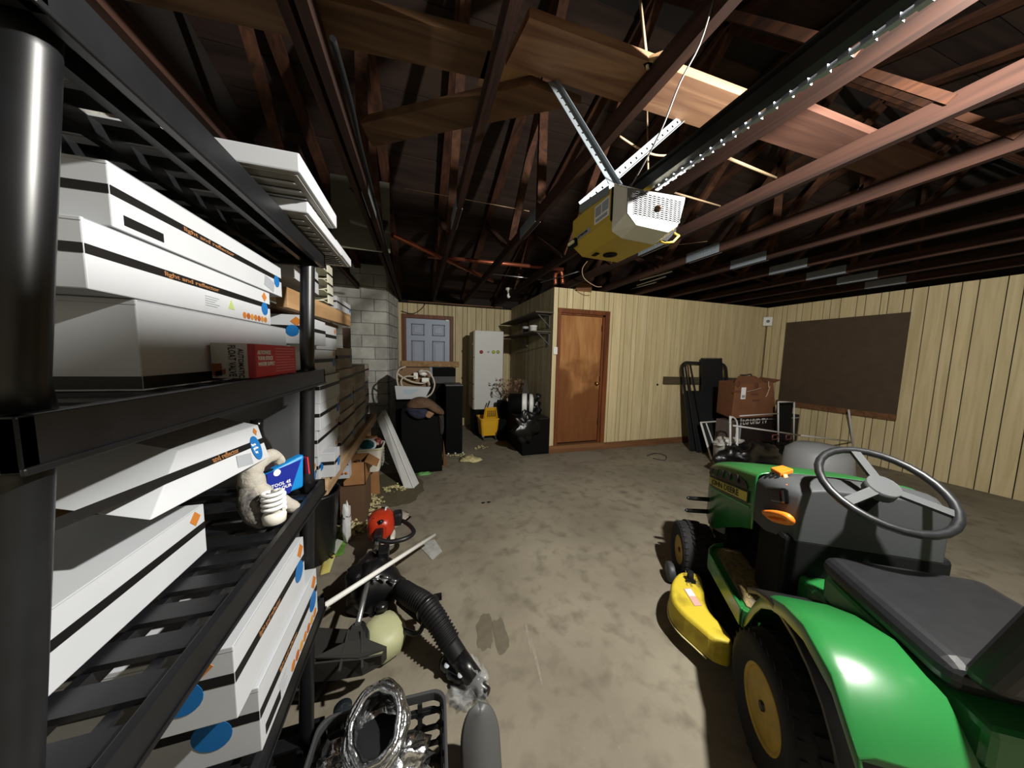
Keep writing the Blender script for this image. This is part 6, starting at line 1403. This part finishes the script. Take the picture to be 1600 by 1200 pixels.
# white rack frame
WF=mat('frame_white','b7b6b4',0.4)
wfm=thing('garment_frame','white tubular folding frame before the television carton','frame',(3.9,2.8,0))
yW=2.75
def seg_(a,b,r=0.011,nm='frame_tube',ya=yW,yb=yW):
    A_,B2=oY(a,ya),oY(b,yb); A_[2]=max(A_[2],r); B2[2]=max(B2[2],r); MB().tube([A_,B2],r,8).build(nm,WF,wfm)
seg_((1146,665),(1250,680)); seg_((1156,650),(1217,646),0.009,ya=2.9,yb=2.9); seg_((1141,650),(1141,742),0.012); seg_((1152,668),(1150,742),0.016); seg_((1216,628),(1216,690),0.010,ya=2.9,yb=2.9); seg_((1241,628),(1240,690),0.010,ya=2.95,yb=2.95); seg_((1216,628),(1241,628),0.010,ya=2.9,yb=2.95)
seg_((1250,680),(1330,690)); seg_((1326,640),(1330,760),0.012)
MB().tube(catmull([oY(p_,yW) for p_ in ((1149,690),(1152,665),(1149,655),(1143,652),(1140,662))],5),0.010,8).build('frame_tube',WF,wfm)
tag(MB().box(oY((1219,650),3.0)[0],oY((1240,650),3.0)[0],3.02,3.06,0,oY((1219,630),3.0)[2]).build('black_board',BLACKM),'black board standing between the white frame uprights','board')
# dark heap, white tub with bag, red handles
p=oZ((1130,722),0.0); 
tbx=oY((1133,712),3.0); t=thing('paint_bucket','white bucket covered by a crumpled plastic bag before the screens','bucket',(tbx[0],3.0,0))
MB().lathe((tbx[0],3.0,0),(0,0,1),[(0.13,0),(0.15,0.30),(0.157,0.31),(0.157,0.33),(0.001,0.331)],24).build('pail',mat('pail_white','a9a8a4',0.5),t)
crumple('plastic_bag','crumpled white plastic bag lying over the white bucket','bag',(tbx[0]+0.04,2.98,0.36),(0.20,0.15,0.06),mat('bag_pale','b9b8b4',0.4,bump=0.4,bs=16),seed=51,amp=0.3,nu=24,nv=16)
crumple('plastic_bag','white plastic bag sagging right of the white bucket','bag',oY((1165,706),2.95)+Vector((0,0,-0.03)),(0.17,0.09,0.11),mat('bag_pale',0),seed=55,amp=0.3,nu=24,nv=16)
heap=crumple('dark_bag_heap','heap of black bags under the television carton front','bags',(4.15,2.72,0.18),(0.52,0.22,0.24),BAG,seed=60,amp=0.2,nu=40,nv=22)
for k,px in enumerate(((1211,683),(1232,683))):
    q=oY(px,2.65); o=MB().tube([q+Vector((-0.05,0,-0.03)),q+Vector((-0.05,0,0.03)),q+Vector((0.05,0,0.03)),q+Vector((0.05,0,-0.03))],0.009,6,closed=True).build('grip',mat('handle_red_dark','5a2d2b',0.5),heap,label='dark red grip')
# grey barrel behind the tractor
q=oZ((1245,760),0); t=thing('grey_barrel','grey plastic barrel half hidden behind the tractor hood','barrel',(3.55,1.75,0))
MB().lathe((3.55,1.75,0),(0,0,1),[(0.2,0),(0.24,0.03),(0.25,0.5),(0.23,0.66),(0.16,0.72),(0.001,0.74)],26).build('shell',mat('barrel_grey','6d6f70',0.5),t)
MB().tube([(3.55+0.252*math.cos(2*PI*i/24),1.75+0.252*math.sin(2*PI*i/24),0.45) for i in range(24)],0.012,6,closed=True).build('hoop',DKGREY,t)
